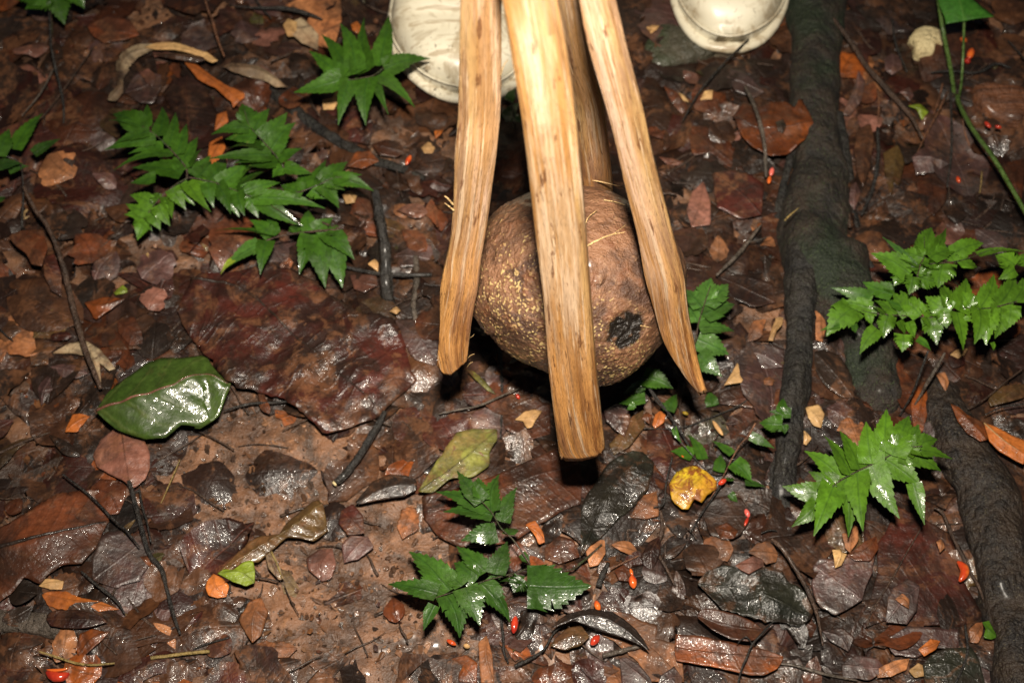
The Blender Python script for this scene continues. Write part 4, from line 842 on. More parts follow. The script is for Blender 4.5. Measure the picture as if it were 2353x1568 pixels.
# right side
leaf('20', [(325, 670), (400, 690), (480, 720), (545, 740), (600, 705), (700, 700), (765, 745), (800, 680), (850, 668), (885, 730), (908, 830), (870, 900), (840, 980), (760, 1045), (700, 1085), (610, 1085), (500, 1030), (420, 960), (370, 860)], 'rust', 'orange brown leaf with a notched top and yellowish rim hanging on the mossy root', midrib=2.4, ribmat='redbrown', lvl=.028, rib=[(345, 800), (520, 880), (720, 880), (900, 840)], fold=-.15, curl=.16, ragged=.03, nu=44, nv=7, wave=.006, land='the notched orange leaf')
leaf('20', [(640, 840), (690, 825), (710, 870), (690, 915), (650, 900)], 'black', 'dark spot like scrap on the notched orange brown leaf', lvl=.034, name='leaf_scrap')
leaf('20', [(1555, 730), (1640, 712), (1692, 770), (1650, 825), (1610, 760)], 'lime', 'small curled yellow green leaf at the top right below the cream fungus', lvl=.016, fold=-.4, name='green_leaf')
leaf('20', [(1580, 1085), (1640, 1020), (1700, 1000), (1800, 1060), (1830, 1130), (1740, 1190), (1610, 1205)], 'mauve', 'shiny mauve leaf below the curled yellow green leaf', lvl=.018, fold=-.2, corr=.001, land='the shiny mauve leaf')
leaf('20', [(1180, 600), (1210, 490), (1260, 560), (1230, 700), (1150, 800), (1100, 790)], 'mauve', 'narrow grey mauve leaf right of the mossy root', lvl=.016, fold=-.3)
leaf('20', [(1150, 1290), (1190, 1260), (1225, 1340), (1180, 1450), (1140, 1400)], 'mauve', 'small silvery leaf beside the mossy root fork', lvl=.015)
leaf('20', [(1200, 880), (1290, 860), (1320, 960), (1290, 1150), (1240, 1290), (1200, 1200), (1180, 1040)], 'brown', 'brown curled leaf standing beside the mossy root', lvl=.020, fold=-.3)
leaf('20', [(1380, 1050), (1480, 1000), (1530, 1120), (1500, 1260), (1430, 1350), (1390, 1200)], 'olivebrown', 'yellowish brown curled leaf right of the mossy root', lvl=.018, fold=-.25)
leaf('20', [(1600, 1260), (1700, 1190), (1820, 1230), (1810, 1400), (1730, 1490), (1620, 1400)], 'redbrown', 'flat dark red leaf below the shiny mauve leaf', lvl=.012)
leaf('20', [(1380, 420), (1440, 370), (1500, 400), (1510, 490), (1440, 520), (1390, 490)], 'mauve', 'square purplish wet leaf left of the cream fungus', lvl=.012)
leaf('20', [(1490, 640), (1560, 610), (1590, 660), (1560, 710)], 'mauve', 'small shiny grey leaf above the curled yellow green leaf', lvl=.014)
leaf('20', [(400, 500), (460, 540), (560, 640), (480, 690), (350, 640), (330, 560), (240, 520), (280, 470)], 'mauve', 'wet purplish leaf above the notched leaf', lvl=.010)
leaf('20', [(170, 650), (290, 640), (300, 740), (240, 790)], 'rust', 'narrow rust red leaf strip left of the notched orange brown leaf', lvl=.012)
leaf('20', [(60, 1330), (140, 1250), (190, 1400), (190, 1560), (60, 1568), (20, 1460)], 'pinkish', 'pink brown mottled leaf right of the right stave', lvl=.010)
leaf('20', [(200, 1200), (330, 1180), (480, 1220), (560, 1290), (540, 1480), (400, 1520), (230, 1450)], 'maroon2', 'dark maroon wet leaf between the right stave and the mossy root', lvl=.012)
leaf('20', [(20, 850), (170, 880), (330, 1000), (420, 1180), (320, 1160), (180, 1060), (60, 1100)], 'redbrown', 'long reddish leaf below the grey twig beside the right stave', lvl=.009)
leaf('20', [(2210, 1130), (2353, 1090), (2353, 1200), (2330, 1390), (2240, 1360), (2200, 1250)], 'rust', 'rough orange brown leaf at the right edge crossed by the green stalk', lvl=.010, ragged=.2)
leaf('21', [(440, 790), (455, 700), (480, 650), (570, 632), (545, 770)], 'tan', 'jagged tan leaf scrap left of the thin black root fork', lvl=.014, ragged=.25)
leaf('21', [(610, 700), (640, 620), (690, 622), (680, 680), (640, 720), (620, 790), (590, 780)], 'cream', 'cream hooked leaf scrap close to the thin black root fork', lvl=.016, ragged=.2)
leaf('21', [(285, 1088), (340, 1000), (372, 938), (410, 990), (480, 1005), (440, 1075)], 'cream', 'cream triangular leaf scrap right of the tip of the right stave', lvl=.014, ragged=.06, land='the cream triangle')
leaf('21', [(545, 1050), (590, 1035), (630, 1050), (615, 1095), (560, 1090)], 'tan', 'little tan scrap right of the cream triangular scrap', lvl=.013)
leaf('21', [(390, 840), (560, 800), (700, 830), (690, 960), (560, 980), (400, 920)], 'mauve', 'shiny purplish leaf below the jagged tan scrap', lvl=.010, fold=-.12)
leaf('21', [(260, 1130), (480, 1090), (700, 1110), (690, 1240), (480, 1250), (250, 1210)], 'redbrown', 'dull red leaf between the small straggling plant and the thin black root fork', lvl=.008)
leaf('21', [(250, 340), (420, 330), (620, 390), (640, 520), (480, 560), (320, 500)], 'maroon', 'dark red brown leaf behind the pale glossy fern', lvl=.009)
leaf('21', [(845, 1240), (930, 1225), (975, 1290), (950, 1380), (900, 1370), (860, 1330)], 'cream', 'bright ochre leaf scrap with a hole right of the thin black root fork', lvl=.014, ragged=.2)
leaf('21', [(835, 1400), (885, 1455), (850, 1495), (830, 1490)], 'cream', 'small ochre sliver below the scrap with a hole', lvl=.014)
leaf('21', [(905, 860), (960, 830), (1080, 880), (1160, 1000), (1180, 1180), (1080, 1170), (960, 1080), (900, 980)], 'dark', 'dark brown fine veined leaf right of the thin black root fork', lvl=.010, fold=-.15)
leaf('21', [(990, 1240), (1090, 1190), (1210, 1290), (1200, 1370), (1060, 1390), (1000, 1330)], 'mauve', 'purplish grey leaf just above the lower right fern', lvl=.010)
leaf('21', [(1846, 1215), (1900, 1240), (1955, 1290), (2070, 1340), (2105, 1460), (2050, 1475), (1960, 1420), (1890, 1330)], 'rust', 'folded reddish half of a curled leaf on the brown root at the right', lvl=.034, rib=[(1846, 1215), (1960, 1330), (2090, 1465)], fold=-.25, ragged=.02, land='the curled leaf on the root')
leaf('21', [(2075, 1345), (2160, 1370), (2270, 1430), (2380, 1470), (2380, 1640), (2290, 1600), (2180, 1540), (2110, 1470)], 'orange', 'bright orange curled leaf with a pale edge resting on the brown root at the right', midrib=2, ribmat='cream', lvl=.036, rib=[(2075, 1345), (2200, 1470), (2380, 1580)], fold=-.25, ragged=.02, nu=30)
leaf('21', [(1840, 880), (1880, 850), (1960, 838), (1930, 890), (1890, 910)], 'cream', 'small ochre leaf scrap below the right edge fern', lvl=.014)
leaf('21', [(2100, 1190), (2160, 1100), (2353, 1080), (2353, 1180), (2240, 1210), (2120, 1230)], 'olivebrown', 'ochre brown leaf at the right edge above the orange curled leaf', lvl=.016)
leaf('21', [(1740, 1010), (1800, 1000), (1830, 1070), (1810, 1130), (1770, 1080)], 'tan', 'pinkish tan leaf scrap at the top of the brown root', lvl=.016)
leaf('21', [(1560, 1230), (1600, 1090), (1670, 1060), (1690, 1250), (1660, 1400), (1600, 1440)], 'rust', 'rust coloured leaf beside the top of the brown root', lvl=.012, ragged=.1)
leaf('21', [(905, 580), (950, 570), (985, 680), (960, 790), (910, 780)], 'tan', 'tan strip of leaf between the two forks of the mossy root', lvl=.016)
# lower right
leaf('22', [(1330, 620), (1400, 520), (1450, 400), (1500, 280), (1640, 300), (1800, 330), (1850, 560), (1900, 720), (1960, 900), (2080, 1100), (1950, 1180), (1780, 1175), (1600, 1170), (1400, 1140), (1260, 1185), (1200, 1150), (1290, 1000), (1340, 800)], 'maroon', 'very large dark maroon leaf between the lower right fern and the brown root', lvl=.012, rib=[(1660, 440), (1560, 640), (1400, 920), (1250, 1190)], fold=-.10, curl=.05, corr=.0012, vf=.7, vang=.6, ragged=.03, nu=44, nv=9, land='the very large maroon leaf')
leaf('22', [(885, 730), (960, 712), (1050, 725), (1160, 690), (1280, 620), (1335, 640), (1310, 800), (1260, 900), (1230, 1000), (1140, 1060), (1050, 1112), (930, 1062), (900, 980), (880, 900), (905, 810)], 'mauve', 'square pinkish mauve wet leaf left of the very large maroon leaf', lvl=.018, rib=[(900, 760), (1060, 880), (1230, 1000)], fold=-.05, ragged=.08, corr=.001, nu=30, land='the square mauve leaf')
leaf('22', [(1130, 690), (1250, 600), (1330, 560), (1345, 650), (1290, 740), (1180, 730)], 'redbrown', 'reddish brown leaf corner on top of the square mauve leaf', lvl=.024)
leaf('22', [(1025, 650), (1080, 650), (1105, 690), (1130, 680), (1090, 760), (1050, 775)], 'cream', 'tan broken leaf scrap standing above the square mauve leaf', lvl=.028, fold=-.3)
leaf('22', [(1090, 540), (1130, 540), (1140, 620), (1180, 480), (1210, 500), (1210, 590), (1150, 670), (1110, 640)], 'tan', 'forked pale brown scrap under the lower right fern', lvl=.024, ragged=.15)
leaf('22', [(1400, 1000), (1440, 920), (1540, 850), (1630, 900), (1610, 1080), (1540, 1170), (1400, 1150)], 'mauve', 'grey mauve flaking leaf lying on the very large maroon leaf', lvl=.022)
leaf('22', [(1465, 990), (1510, 955), (1555, 1000), (1555, 1055), (1500, 1030)], 'tan', 'small tan scrap on the grey mauve flaking leaf', lvl=.028)
leaf('22', [(95, 880), (170, 790), (290, 755), (420, 790), (560, 770), (690, 800), (720, 870), (850, 950), (905, 1100), (800, 1190), (680, 1160), (560, 1165), (440, 1120), (280, 1085), (180, 970)], 'black', 'crumpled glossy black leaf at the bottom right of centre', lvl=.020, rib=[(100, 890), (450, 930), (880, 1120)], fold=-.05, wave=.005, ragged=.08, nu=36, nv=8, land='the crumpled black leaf')
leaf('22', [(95, 1120), (120, 1065), (200, 1070), (360, 1110), (470, 1150), (552, 1200), (530, 1270), (440, 1300), (330, 1290), (200, 1220)], 'redbrown', 'shiny curled brown leaf below the crumpled black leaf', lvl=.026, rib=[(100, 1100), (300, 1180), (550, 1210)], fold=.3, curl=.15, ragged=.02, nu=30, land='the shiny curled brown leaf')
leaf('22', [(-60, 1235), (120, 1250), (250, 1280), (400, 1310), (560, 1340), (690, 1385), (660, 1470), (560, 1525), (450, 1525), (250, 1480), (100, 1450), (-60, 1420)], 'rust', 'long rust coloured leaf at the bottom edge right of centre', midrib=2.4, lvl=.018, rib=[(-60, 1330), (300, 1380), (690, 1400)], fold=.08, ragged=.03, nu=34, land='the long rust leaf')
leaf('22', [(1650, 1440), (1720, 1370), (1800, 1335), (1980, 1330), (2030, 1400), (2060, 1500), (2090, 1600), (1650, 1600), (1700, 1520)], 'black', 'dark grey green ribbed leaf at the bottom edge near the right corner', lvl=.018, corr=.001, vf=1.2, ragged=.03)
leaf('22', [(2065, 1150), (2110, 1138), (2132, 1200), (2165, 1250), (2120, 1272), (2062, 1262), (2085, 1200)], 'fernbright', 'tiny bright green leaflet scrap near the bottom right corner', lvl=.020, name='green_leaf')
leaf('22', [(1960, 1210), (2010, 1160), (2065, 1150), (2060, 1230), (2030, 1300), (1980, 1290)], 'tan', 'tan leaf scrap touching the tiny green leaflet scrap', lvl=.016)
leaf('22', [(450, 670), (520, 600), (600, 590), (655, 680), (640, 740), (570, 760), (500, 700)], 'tan', 'crumpled tan leaf scrap above the crumpled black leaf', lvl=.016, ragged=.15)
leaf('22', [(360, 760), (480, 700), (550, 720), (560, 760), (450, 830), (400, 800)], 'pinkish', 'pinkish brown scrap lying on the crumpled black leaf', lvl=.028)
leaf('22', [(130, 380), (220, 300), (330, 280), (400, 300), (480, 420), (400, 560), (300, 600), (180, 560)], 'brown', 'greyish brown leaf below the yellow leaf', lvl=.010)
leaf('22', [(220, 500), (300, 470), (380, 520), (350, 580), (260, 590)], 'rust', 'orange tinted leaf scrap below the yellow leaf', lvl=.014)
leaf('22', [(960, 1210), (1100, 1190), (1180, 1260), (1140, 1350), (1010, 1290)], 'mauve', 'purplish wet leaf below the square mauve leaf', lvl=.014)
leaf('22', [(1090, 1450), (1200, 1380), (1330, 1400), (1400, 1480), (1280, 1560), (1100, 1540)], 'mauve', 'dark wet ribbed leaf at the bottom edge left of the dark grey green one', lvl=.012, corr=.001)
leaf('22', [(1400, 1270), (1540, 1180), (1720, 1190), (1900, 1200), (1900, 1340), (1740, 1330), (1600, 1410), (1440, 1380)], 'mauve', 'wide mauve wet leaf below the very large maroon leaf', lvl=.012)
leaf('22', [(1620, 1340), (1700, 1270), (1770, 1280), (1740, 1340), (1660, 1390)], 'orange', 'small orange scrap on the wide mauve leaf', lvl=.018)
leaf('22', [(1340, 1470), (1440, 1420), (1560, 1400), (1540, 1480), (1430, 1530), (1340, 1530)], 'tan', 'tan ragged scrap at the bottom edge', lvl=.014, ragged=.2)
leaf('22', [(1560, 1480), (1620, 1430), (1700, 1480), (1660, 1530), (1590, 1540)], 'cream', 'yellowish crumbly scrap at the bottom edge beside the dark grey green leaf', lvl=.016, ragged=.3)
leaf('22', [(1740, 600), (1780, 580), (1800, 640), (1770, 670)], 'tan', 'tiny oval tan leaf crumb on the very large maroon leaf', lvl=.022)
leaf('V', [(1537, 1112), (1552, 1085), (1575, 1072), (1600, 1067), (1618, 1085), (1648, 1098), (1646, 1122), (1622, 1140), (1612, 1156), (1596, 1146), (1580, 1170), (1560, 1168), (1542, 1145)], 'yellow', 'bright yellow leaf blotched with orange brown', lvl=.022, rib=[(1555, 1160), (1590, 1120), (1625, 1085)], curl=-.1, ragged=.05, nu=26, land='the yellow leaf')
# bottom centre
leaf('V', [(960, 1128), (985, 1085), (1022, 1030), (1050, 992), (1085, 985), (1143, 986), (1142, 1010), (1124, 1038), (1126, 1070), (1085, 1098), (1035, 1100), (995, 1132)], 'olive', 'mottled olive yellow leaf above the bottom centre fern', midrib=1.8, ribmat='olive', lvl=.020, rib=[(962, 1128), (1050, 1070), (1142, 988)], fold=-.12, ragged=.05, nu=30, land='the olive yellow leaf')
leaf('12', [(535, 290), (640, 260), (760, 240), (900, 190), (1000, 165), (1200, 80), (1380, 0), (1500, -60), (1640, 20), (1660, 200), (1650, 340), (1540, 380), (1380, 480), (1200, 600), (1000, 640), (820, 645), (660, 560), (560, 420)], 'redbrown', 'large reddish brown leaf behind the bottom centre fern', midrib=2.6, lvl=.012, rib=[(560, 380), (900, 330), (1300, 160), (1640, 60)], fold=-.08, ragged=.03, nu=36, nv=7, land='the large reddish leaf')
leaf('12', [(95, 325), (150, 260), (210, 180), (330, 130), (450, 140), (520, 175), (520, 240), (440, 285), (250, 310), (130, 338)], 'dark', 'dark wet leaf with a broad white gleam left of the olive yellow leaf', lvl=.018, rib=[(100, 330), (300, 240), (520, 200)], fold=-.35, curl=.2, ragged=.03, nu=26, land='the gleaming dark leaf')
leaf('12', [(1650, 700), (1645, 560), (1650, 360), (1690, 270), (1740, 210), (1830, 60), (1900, 10), (2000, -30), (2160, -10), (2150, 110), (2110, 250), (2020, 350), (1900, 460), (1800, 560), (1720, 620)], 'black', 'large black glossy leaf below the tip of the front stave', midrib=2, lvl=.016, rib=[(1652, 690), (1780, 400), (1900, 180), (2100, 0)], fold=-.14, wave=.003, ragged=.04, nu=36, nv=7, land='the large black leaf')
leaf('12', [(1440, 1195), (1500, 1130), (1560, 1090), (1720, 1060), (1870, 1080), (1950, 1130), (2030, 1200), (2080, 1270), (2125, 1350), (2040, 1300), (1920, 1250), (1830, 1225), (1700, 1180), (1600, 1140)], 'dark', 'long pointed black brown leaf curving at the bottom centre', lvl=.030, rib=[(1445, 1192), (1700, 1110), (1900, 1170), (2120, 1345)], fold=-.25, ragged=.01, nu=34, land='the long black pointed leaf')
leaf('12', [(1840, 1075), (1930, 1080), (2000, 1100), (2060, 1140), (2190, 1180), (2160, 1265), (2260, 1290), (2345, 1310), (2360, 1560), (2100, 1568), (2040, 1440), (1960, 1370), (1880, 1290), (1780, 1245)], 'tan', 'pale tan broken leaf under the long black pointed leaf', lvl=.010, ragged=.08, nu=30, land='the pale tan broken leaf')
leaf('12', [(1440, 1310), (1470, 1260), (1560, 1190), (1650, 1170), (1710, 1250), (1650, 1310), (1540, 1345)], 'olivebrown', 'small glossy brown leaf with a long dark stalk at the bottom centre', lvl=.018, fold=-.25)
leaf('12', [(1915, 1400), (1960, 1390), (2050, 1445), (2130, 1540), (2150, 1600), (1930, 1600)], 'mauve', 'wet purplish leaf at the bottom edge left of the long rust leaf', lvl=.016)
leaf('12', [(2170, 1600), (2200, 1520), (2290, 1455), (2345, 1530), (2340, 1600)], 'mauve', 'small purplish leaf tip at the bottom edge beside the long rust leaf', lvl=.022)
leaf('12', [(940, 1290), (1000, 1240), (1040, 1380), (1050, 1568), (960, 1568)], 'tan', 'orange brown upright strip of leaf at the bottom edge', lvl=.010, ragged=.06)
leaf('12', [(760, 1400), (860, 1380), (940, 1440), (930, 1568), (800, 1568), (820, 1460)], 'rust', 'rust brown leaf at the bottom edge left of the upright strip', lvl=.010)
leaf('12', [(1270, 480), (1340, 450), (1390, 530), (1400, 600), (1360, 620), (1320, 540)], 'orange', 'small orange torn scrap below the large reddish leaf', lvl=.016, ragged=.2)
leaf('12', [(400, 380), (480, 350), (540, 400), (540, 520), (420, 580), (380, 500)], 'tan', 'flat tan leaf remnant pressed in the mud left of the bottom centre fern', lvl=.006, ragged=.25)
leaf('12', [(1400, 640), (1500, 560), (1600, 590), (1640, 700), (1500, 760), (1400, 720)], 'redbrown', 'dark red leaf below the large reddish leaf', lvl=.009)
leaf('12', [(1990, 430), (2060, 290), (2170, 250), (2190, 430), (2090, 450)], 'tan', 'pinkish tan leaf right of the large black leaf', lvl=.012)
leaf('12', [(2060, 700), (2120, 600), (2190, 560), (2200, 680), (2140, 790), (2080, 760)], 'maroon', 'narrow dark red leaf below the large black leaf', lvl=.016, fold=-.2)
leaf('12', [(1680, 660), (1760, 600), (1810, 570), (1820, 680), (1770, 760), (1710, 770)], 'tan', 'tan leaf scrap at the lower tip of the large black leaf', lvl=.010)
leaf('12', [(1880, 800), (1940, 760), (2000, 800), (1990, 870), (1910, 870)], 'redbrown', 'rounded red brown leaf beside the orange teardrop seed', lvl=.012)
leaf('12', [(0, 620), (60, 560), (180, 560), (230, 640), (130, 720), (20, 740)], 'mauve', 'wet mauve leaf on the mud far left of the bottom centre fern', lvl=.010)
leaf('12', [(0, 380), (80, 340), (150, 420), (160, 540), (40, 560), (-20, 480)], 'maroon', 'dark maroon leaf on the mud below the gleaming dark leaf', lvl=.011)
leaf('11', [(1200, 1320), (1260, 1275), (1330, 1255), (1380, 1270), (1350, 1320), (1310, 1390), (1270, 1400), (1260, 1340)], 'cream', 'ragged ochre leaf scrap left of the tip of the front stave', lvl=.014, ragged=.25)
leaf('11', [(1810, 1260), (1900, 1220), (1980, 1250), (1990, 1340), (1950, 1440), (1880, 1400), (1820, 1340)], 'mauve', 'pale pink wet leaf right of the tip of the front stave', lvl=.014, corr=.0015, vf=1.5)
leaf('11', [(1900, 1440), (2010, 1300), (2080, 1260), (2090, 1380), (1980, 1520), (1880, 1568), (1840, 1500)], 'olivebrown', 'brown wet leaf above the large black leaf', lvl=.010)
leaf('11', [(2140, 1360), (2160, 1290), (2200, 1265), (2235, 1300), (2220, 1350), (2160, 1385)], 'orange', 'small round orange leaf scrap under the small straggling plant', lvl=.013)
leaf('11', [(2065, 1320), (2100, 1270), (2140, 1300), (2120, 1350)], 'rust', 'rust scrap left of the round orange scrap', lvl=.012)
leaf('11', [(860, 980), (900, 985), (1000, 1080), (1060, 1150), (1000, 1130), (920, 1050)], 'olive', 'narrow yellow green leaf under the left stave tip', lvl=.014)
leaf('11', [(60, 330), (240, 330), (250, 400), (160, 460), (90, 440)], 'pinkish', 'pinkish leaf left of the left stave and right of the large fern', lvl=.012)
leaf('11', [(180, 260), (230, 215), (255, 250), (250, 300)], 'cream', 'small bright ochre chip beside the black upright stem', lvl=.014, name='leaf_chip', catg='chip')
leaf('11', [(335, 580), (380, 555), (405, 575), (380, 610)], 'cream', 'tiny yellow crumb on the upper rim of the huge maroon leaf', lvl=.02, name='leaf_chip', catg='chip')
leaf('11', [(360, 200), (480, 130), (620, 120), (640, 220), (520, 280), (400, 290)], 'mauve', 'wet purplish leaf left of the middle of the left stave', lvl=.010)
leaf('11', [(1100, 1200), (1300, 1150), (1440, 1230), (1440, 1420), (1280, 1480), (1120, 1400)], 'redbrown', 'red brown leaf under the ragged ochre scrap', lvl=.007)

# stone under the right boot, wood chunk, fungus
def lump(name, fr, poly, mat, label, catg, th, lvl=.0, seed=0., rough=.1, dome=.5):
    pv = tvs(fr, poly); W = [G(x, y, lvl) for x, y in pv]; n = len(W)
    c = sum(W, Vector())/n; vs = []; P = cat([tuple(p) for p in W]+[tuple(W[0])], 41)[:-1]; rings = [(1, -.004), (1.0, th*.45), (.93, th*.85), (.75, th), (.45, th*(1+dome*.25)), (.15, th*(1+dome*.4))]
    for k, (f, z) in enumerate(rings):
        for i, p in enumerate(P):
            x = c.x+(p[0]-c.x)*f; y = c.y+(p[1]-c.y)*f
            vs.append((x, y, H(x, y)+lvl+z+rough*th*nz(x*60+seed, y*60, k*.3)))
    m = len(P); fs = [(r*m+i, r*m+(i+1) % m, (r+1)*m+(i+1) % m, (r+1)*m+i) for r in range(len(rings)-1) for i in range(m)]
    fs.append(tuple(range((len(rings)-1)*m, len(rings)*m)))
    o = pyd(name, vs, fs, M[mat], center=True); tag(o, label, catg); TRACED.append(pv); return o
lump('flat_stone', 'V', [(1476, 140), (1482, 105), (1530, 60), (1640, 80), (1716, 92), (1690, 112), (1640, 132), (1575, 152), (1520, 168), (1490, 165)], 'stone', 'flat grey brown mossy stone under the toe of the right boot', 'stone', .012, rough=.12)
lump('bark_chunk', '20', [(1980, 640), (2060, 620), (2200, 640), (2353, 680), (2400, 800), (2353, 900), (2200, 880), (2080, 830), (1990, 740)], 'wood_chunk', 'reddish brown chunk of rotten wood at the right edge beside the green stalk', 'wood', .016, rough=.3)
lump('fungus_cap', '20', [(1550, 290), (1590, 235), (1680, 215), (1760, 235), (1785, 290), (1780, 340), (1735, 325), (1720, 385), (1680, 395), (1600, 395), (1585, 335)], 'fungus', 'broken cream coloured fungus cap beside the green vine stalk', 'fungus', .010, lvl=.008, rough=.2)
LAND.append((2125, 105, 'the cream fungus'))

# ------------------------------------------------------------------ twigs and stems
T_ = twig
T_('V', [(55, 430), (80, 480), (110, 520), (135, 580), (150, 630), (172, 720), (195, 800), (215, 850), (232, 892)], [4, 4.5, 5, 6, 7, 7, 7, 6, 5], 'barkbrown', 'thin brown twig running down to the large green leaf', lvls=[.05, .045, .04, .035, .03, .028, .028, .03, .03])
T_('V', [(862, 440), (872, 500), (884, 560), (886, 620), (890, 680), (900, 705)], [10, 12, 13, 14, 15, 12], 'barkblack', 'thick black upright stem between the large fern and the left stave', name='stem', catg='stem', lvls=[.05, .045, .035, .025, .012, .0])
T_('V', [(790, 612), (850, 625), (920, 632), (992, 630)], [4, 5, 5, 4], 'barkblack', 'black horizontal stick crossing the thick black stem', lvl=.02)
T_('V', [(955, 590), (957, 650), (950, 700), (955, 735)], [8, 8, 7, 6], 'barkgrey', 'short grey vertical stick left of the left stave', lvl=.012)
T_('00', [(1405, -40), (1430, 60), (1465, 150), (1490, 240), (1525, 340), (1545, 390)], [5, 8, 11, 11, 8, 5], 'barkred', 'thin orange brown twig dropping from the top edge to the torn leaf arch', lvl=.03)
T_('00', [(340, 60), (350, 300), (385, 480), (435, 700), (440, 930)], [8, 9, 11, 9, 6], 'barkblack', 'dark upright stem below the top left seedling', name='stem', catg='stem', lvls=[.05, .04, .03, .02, .008])
T_('00', [(1740, -30), (1800, 50), (1870, 130)], [5, 6, 5], 'barkblack', 'thin black twig at the top edge right of the orange brown twig', lvl=.02)
T_('00', [(1580, 40), (1760, 55), (1960, 58), (2100, 90), (2220, 135)], [3, 8, 16, 18, 8], 'barkblack', 'black tapering stick lying on the speckled tan leaf', lvl=.022)
T_('00', [(640, 330), (480, 560), (300, 800), (120, 1000)], [4, 5, 5, 4], 'barkbrown', 'thin straight brown twig slanting across the upper left', lvl=.02)
T_('00', [(370, 470), (310, 590), (250, 680), (150, 800)], [5, 7, 6, 4], 'barkgrey', 'short silvery twig left of the torn leaf arch', lvl=.024)
T_('V', [(1905, 33), (1930, 65), (1960, 105), (1985, 145), (2010, 175), (2050, 220), (2090, 265), (2120, 320)], [4, 5, 6, 6, 6, 6, 5, 3], 'barkbrown', 'long brown twig slanting down right from beside the mossy root top', lvl=.022, sub=[([(1996, 160), (2020, 190), (2045, 205)], [3, 3, 2], [.022, .02, .016])])
T_('20', [(430, 600), (470, 680), (510, 780), (545, 900), (565, 1020), (570, 1130), (572, 1220)], [12, 13, 14, 15, 14, 14, 10], 'barkgrey', 'grey stick lying across the notched orange brown leaf', lvls=[.034, .038, .042, .043, .04, .03, .022])
T_('20', [(455, 270), (400, 320), (270, 450), (200, 530), (130, 610), (60, 720), (0, 830)], [5, 6, 7, 6, 7, 6, 4], 'barkblack', 'thin black twig from the right boot down towards the right stave', lvl=.03)
T_('21', [(540, -20), (440, 110), (400, 160), (350, 215), (230, 330)], [7, 13, 15, 15, 8], 'barkgrey', 'grey broken twig between the right stave and the mossy root', lvl=.022, sub=[([(440, 100), (500, 90), (600, 60)], [4, 4, 2], [.022, .025, .03])])
T_('11', [(1085, 740), (1095, 900), (1105, 1100), (1100, 1300), (1095, 1450)], [15, 16, 16, 14, 8], 'barkblack', 'blurred black vertical stick under the fruit left of the front stave', lvl=.008)
T_('11', [(670, 1283), (800, 1255), (950, 1225), (1100, 1160), (1225, 1108)], [5, 7, 8, 7, 5], 'barkgrey', 'thin pinkish twig crossing the black vertical stick under the fruit', lvl=.02)
T_('V', [(884, 945), (868, 975), (850, 1005), (830, 1040), (800, 1080), (772, 1107)], [6, 8, 9, 9, 9, 9], 'barkblack', 'dark wet stick below the huge maroon leaf with a pale cut end', lvl=.018)
T_('V', [(770, 1109), (766, 1112)], [7, 6], 'fungus', 'pale round cut end chip at the foot of the dark wet stick', catg='chip', name='wood_chip', lvl=.018)
T_('02', [(890, 180), (930, 330), (975, 500), (1030, 680), (1110, 780), (1150, 920), (1190, 1080), (1240, 1230)], [20, 18, 17, 16, 18, 13, 14, 9], 'barkblack', 'long blackish twig running down from the pink brown leaf', lvl=.018, sub=[([(960, 230), (980, 350), (1010, 450), (1040, 600)], [8, 8, 7, 5], [.02, .02, .02, .018])])
T_('02', [(430, 130), (600, 260), (760, 420), (870, 520), (960, 630)], [6, 9, 9, 8, 5], 'barkblack', 'thin black twig crossing the broad left edge leaf diagonally', lvl=.028)
T_('02', [(560, 800), (640, 870), (740, 950), (810, 1010), (860, 1090)], [8, 11, 12, 10, 5], 'barkblack', 'short glossy black twig above the grey root stub', lvl=.018)
T_('02', [(1038, 1396), (1180, 1378), (1320, 1360), (1444, 1350)], [13, 12, 12, 12], 'barkyellow', 'straight yellowish stick piece at the bottom left', lvl=.014)
T_('02', [(1330, 1335), (1450, 1290), (1580, 1255)], [5, 7, 8], 'barkblack', 'dark wet twig just above the yellowish stick piece', lvl=.012)
T_('02', [(270, 1350), (400, 1392), (520, 1430), (640, 1443), (790, 1430)], [7, 8, 9, 8, 6], 'barkyellow', 'thin bent yellow green stalk above the red seed at the bottom left', lvl=.018)
T_('02', [(890, 1290), (980, 1260), (1080, 1235)], [5, 6, 4], 'barkbrown', 'short brown twig right of the grey root stub', lvl=.012)
T_('02', [(1870, 665), (1905, 740), (1945, 850)], [8, 6, 4], 'barkyellow', 'pale pointed thorn like stalk beside the lime green leaf piece', lvl=.02)
T_('02', [(1960, 900), (2010, 1010), (2060, 1100)], [4, 4, 3], 'barkbrown', 'hair thin brown twig on the mud below the pale pointed stalk', lvl=.012)
T_('02', [(1240, 30), (1180, 170), (1110, 330)], [4, 5, 3], 'barkyellow', 'fine straw coloured stalk left of the mud patch', lvl=.012)
T_('01', [(1540, 1262), (1640, 1232), (1750, 1210), (1900, 1205), (2040, 1190)], [6, 9, 10, 10, 5], 'barkblack', 'dark horizontal twig right of the large green leaf', lvl=.014)
T_('01', [(-20, 680), (40, 740), (90, 780)], [6, 7, 4], 'barkblack', 'short black twig at the left edge beside the tan scraps', lvl=.016)
T_('12', [(1195, 1452), (1240, 1430), (1320, 1390), (1400, 1330), (1450, 1240), (1500, 1190), (1600, 1150)], [15, 15, 12, 9, 7, 6, 5], 'barkblack', 'curved dark leaf stalk with a thick cut end at the bottom centre', lvl=.016, name='leaf_stalk', catg='stalk')
T_('12', [(1800, 1378), (1880, 1360), (1970, 1335), (2070, 1310)], [18, 18, 17, 15], 'barkgrey', 'short grey ridged stick at the bottom centre under the pointed black leaf', lvl=.018)
T_('12', [(1770, 900), (1800, 820), (1840, 740)], [20, 22, 12], 'barkblack', 'stubby dark stick right of the bottom centre fern', lvl=.012)
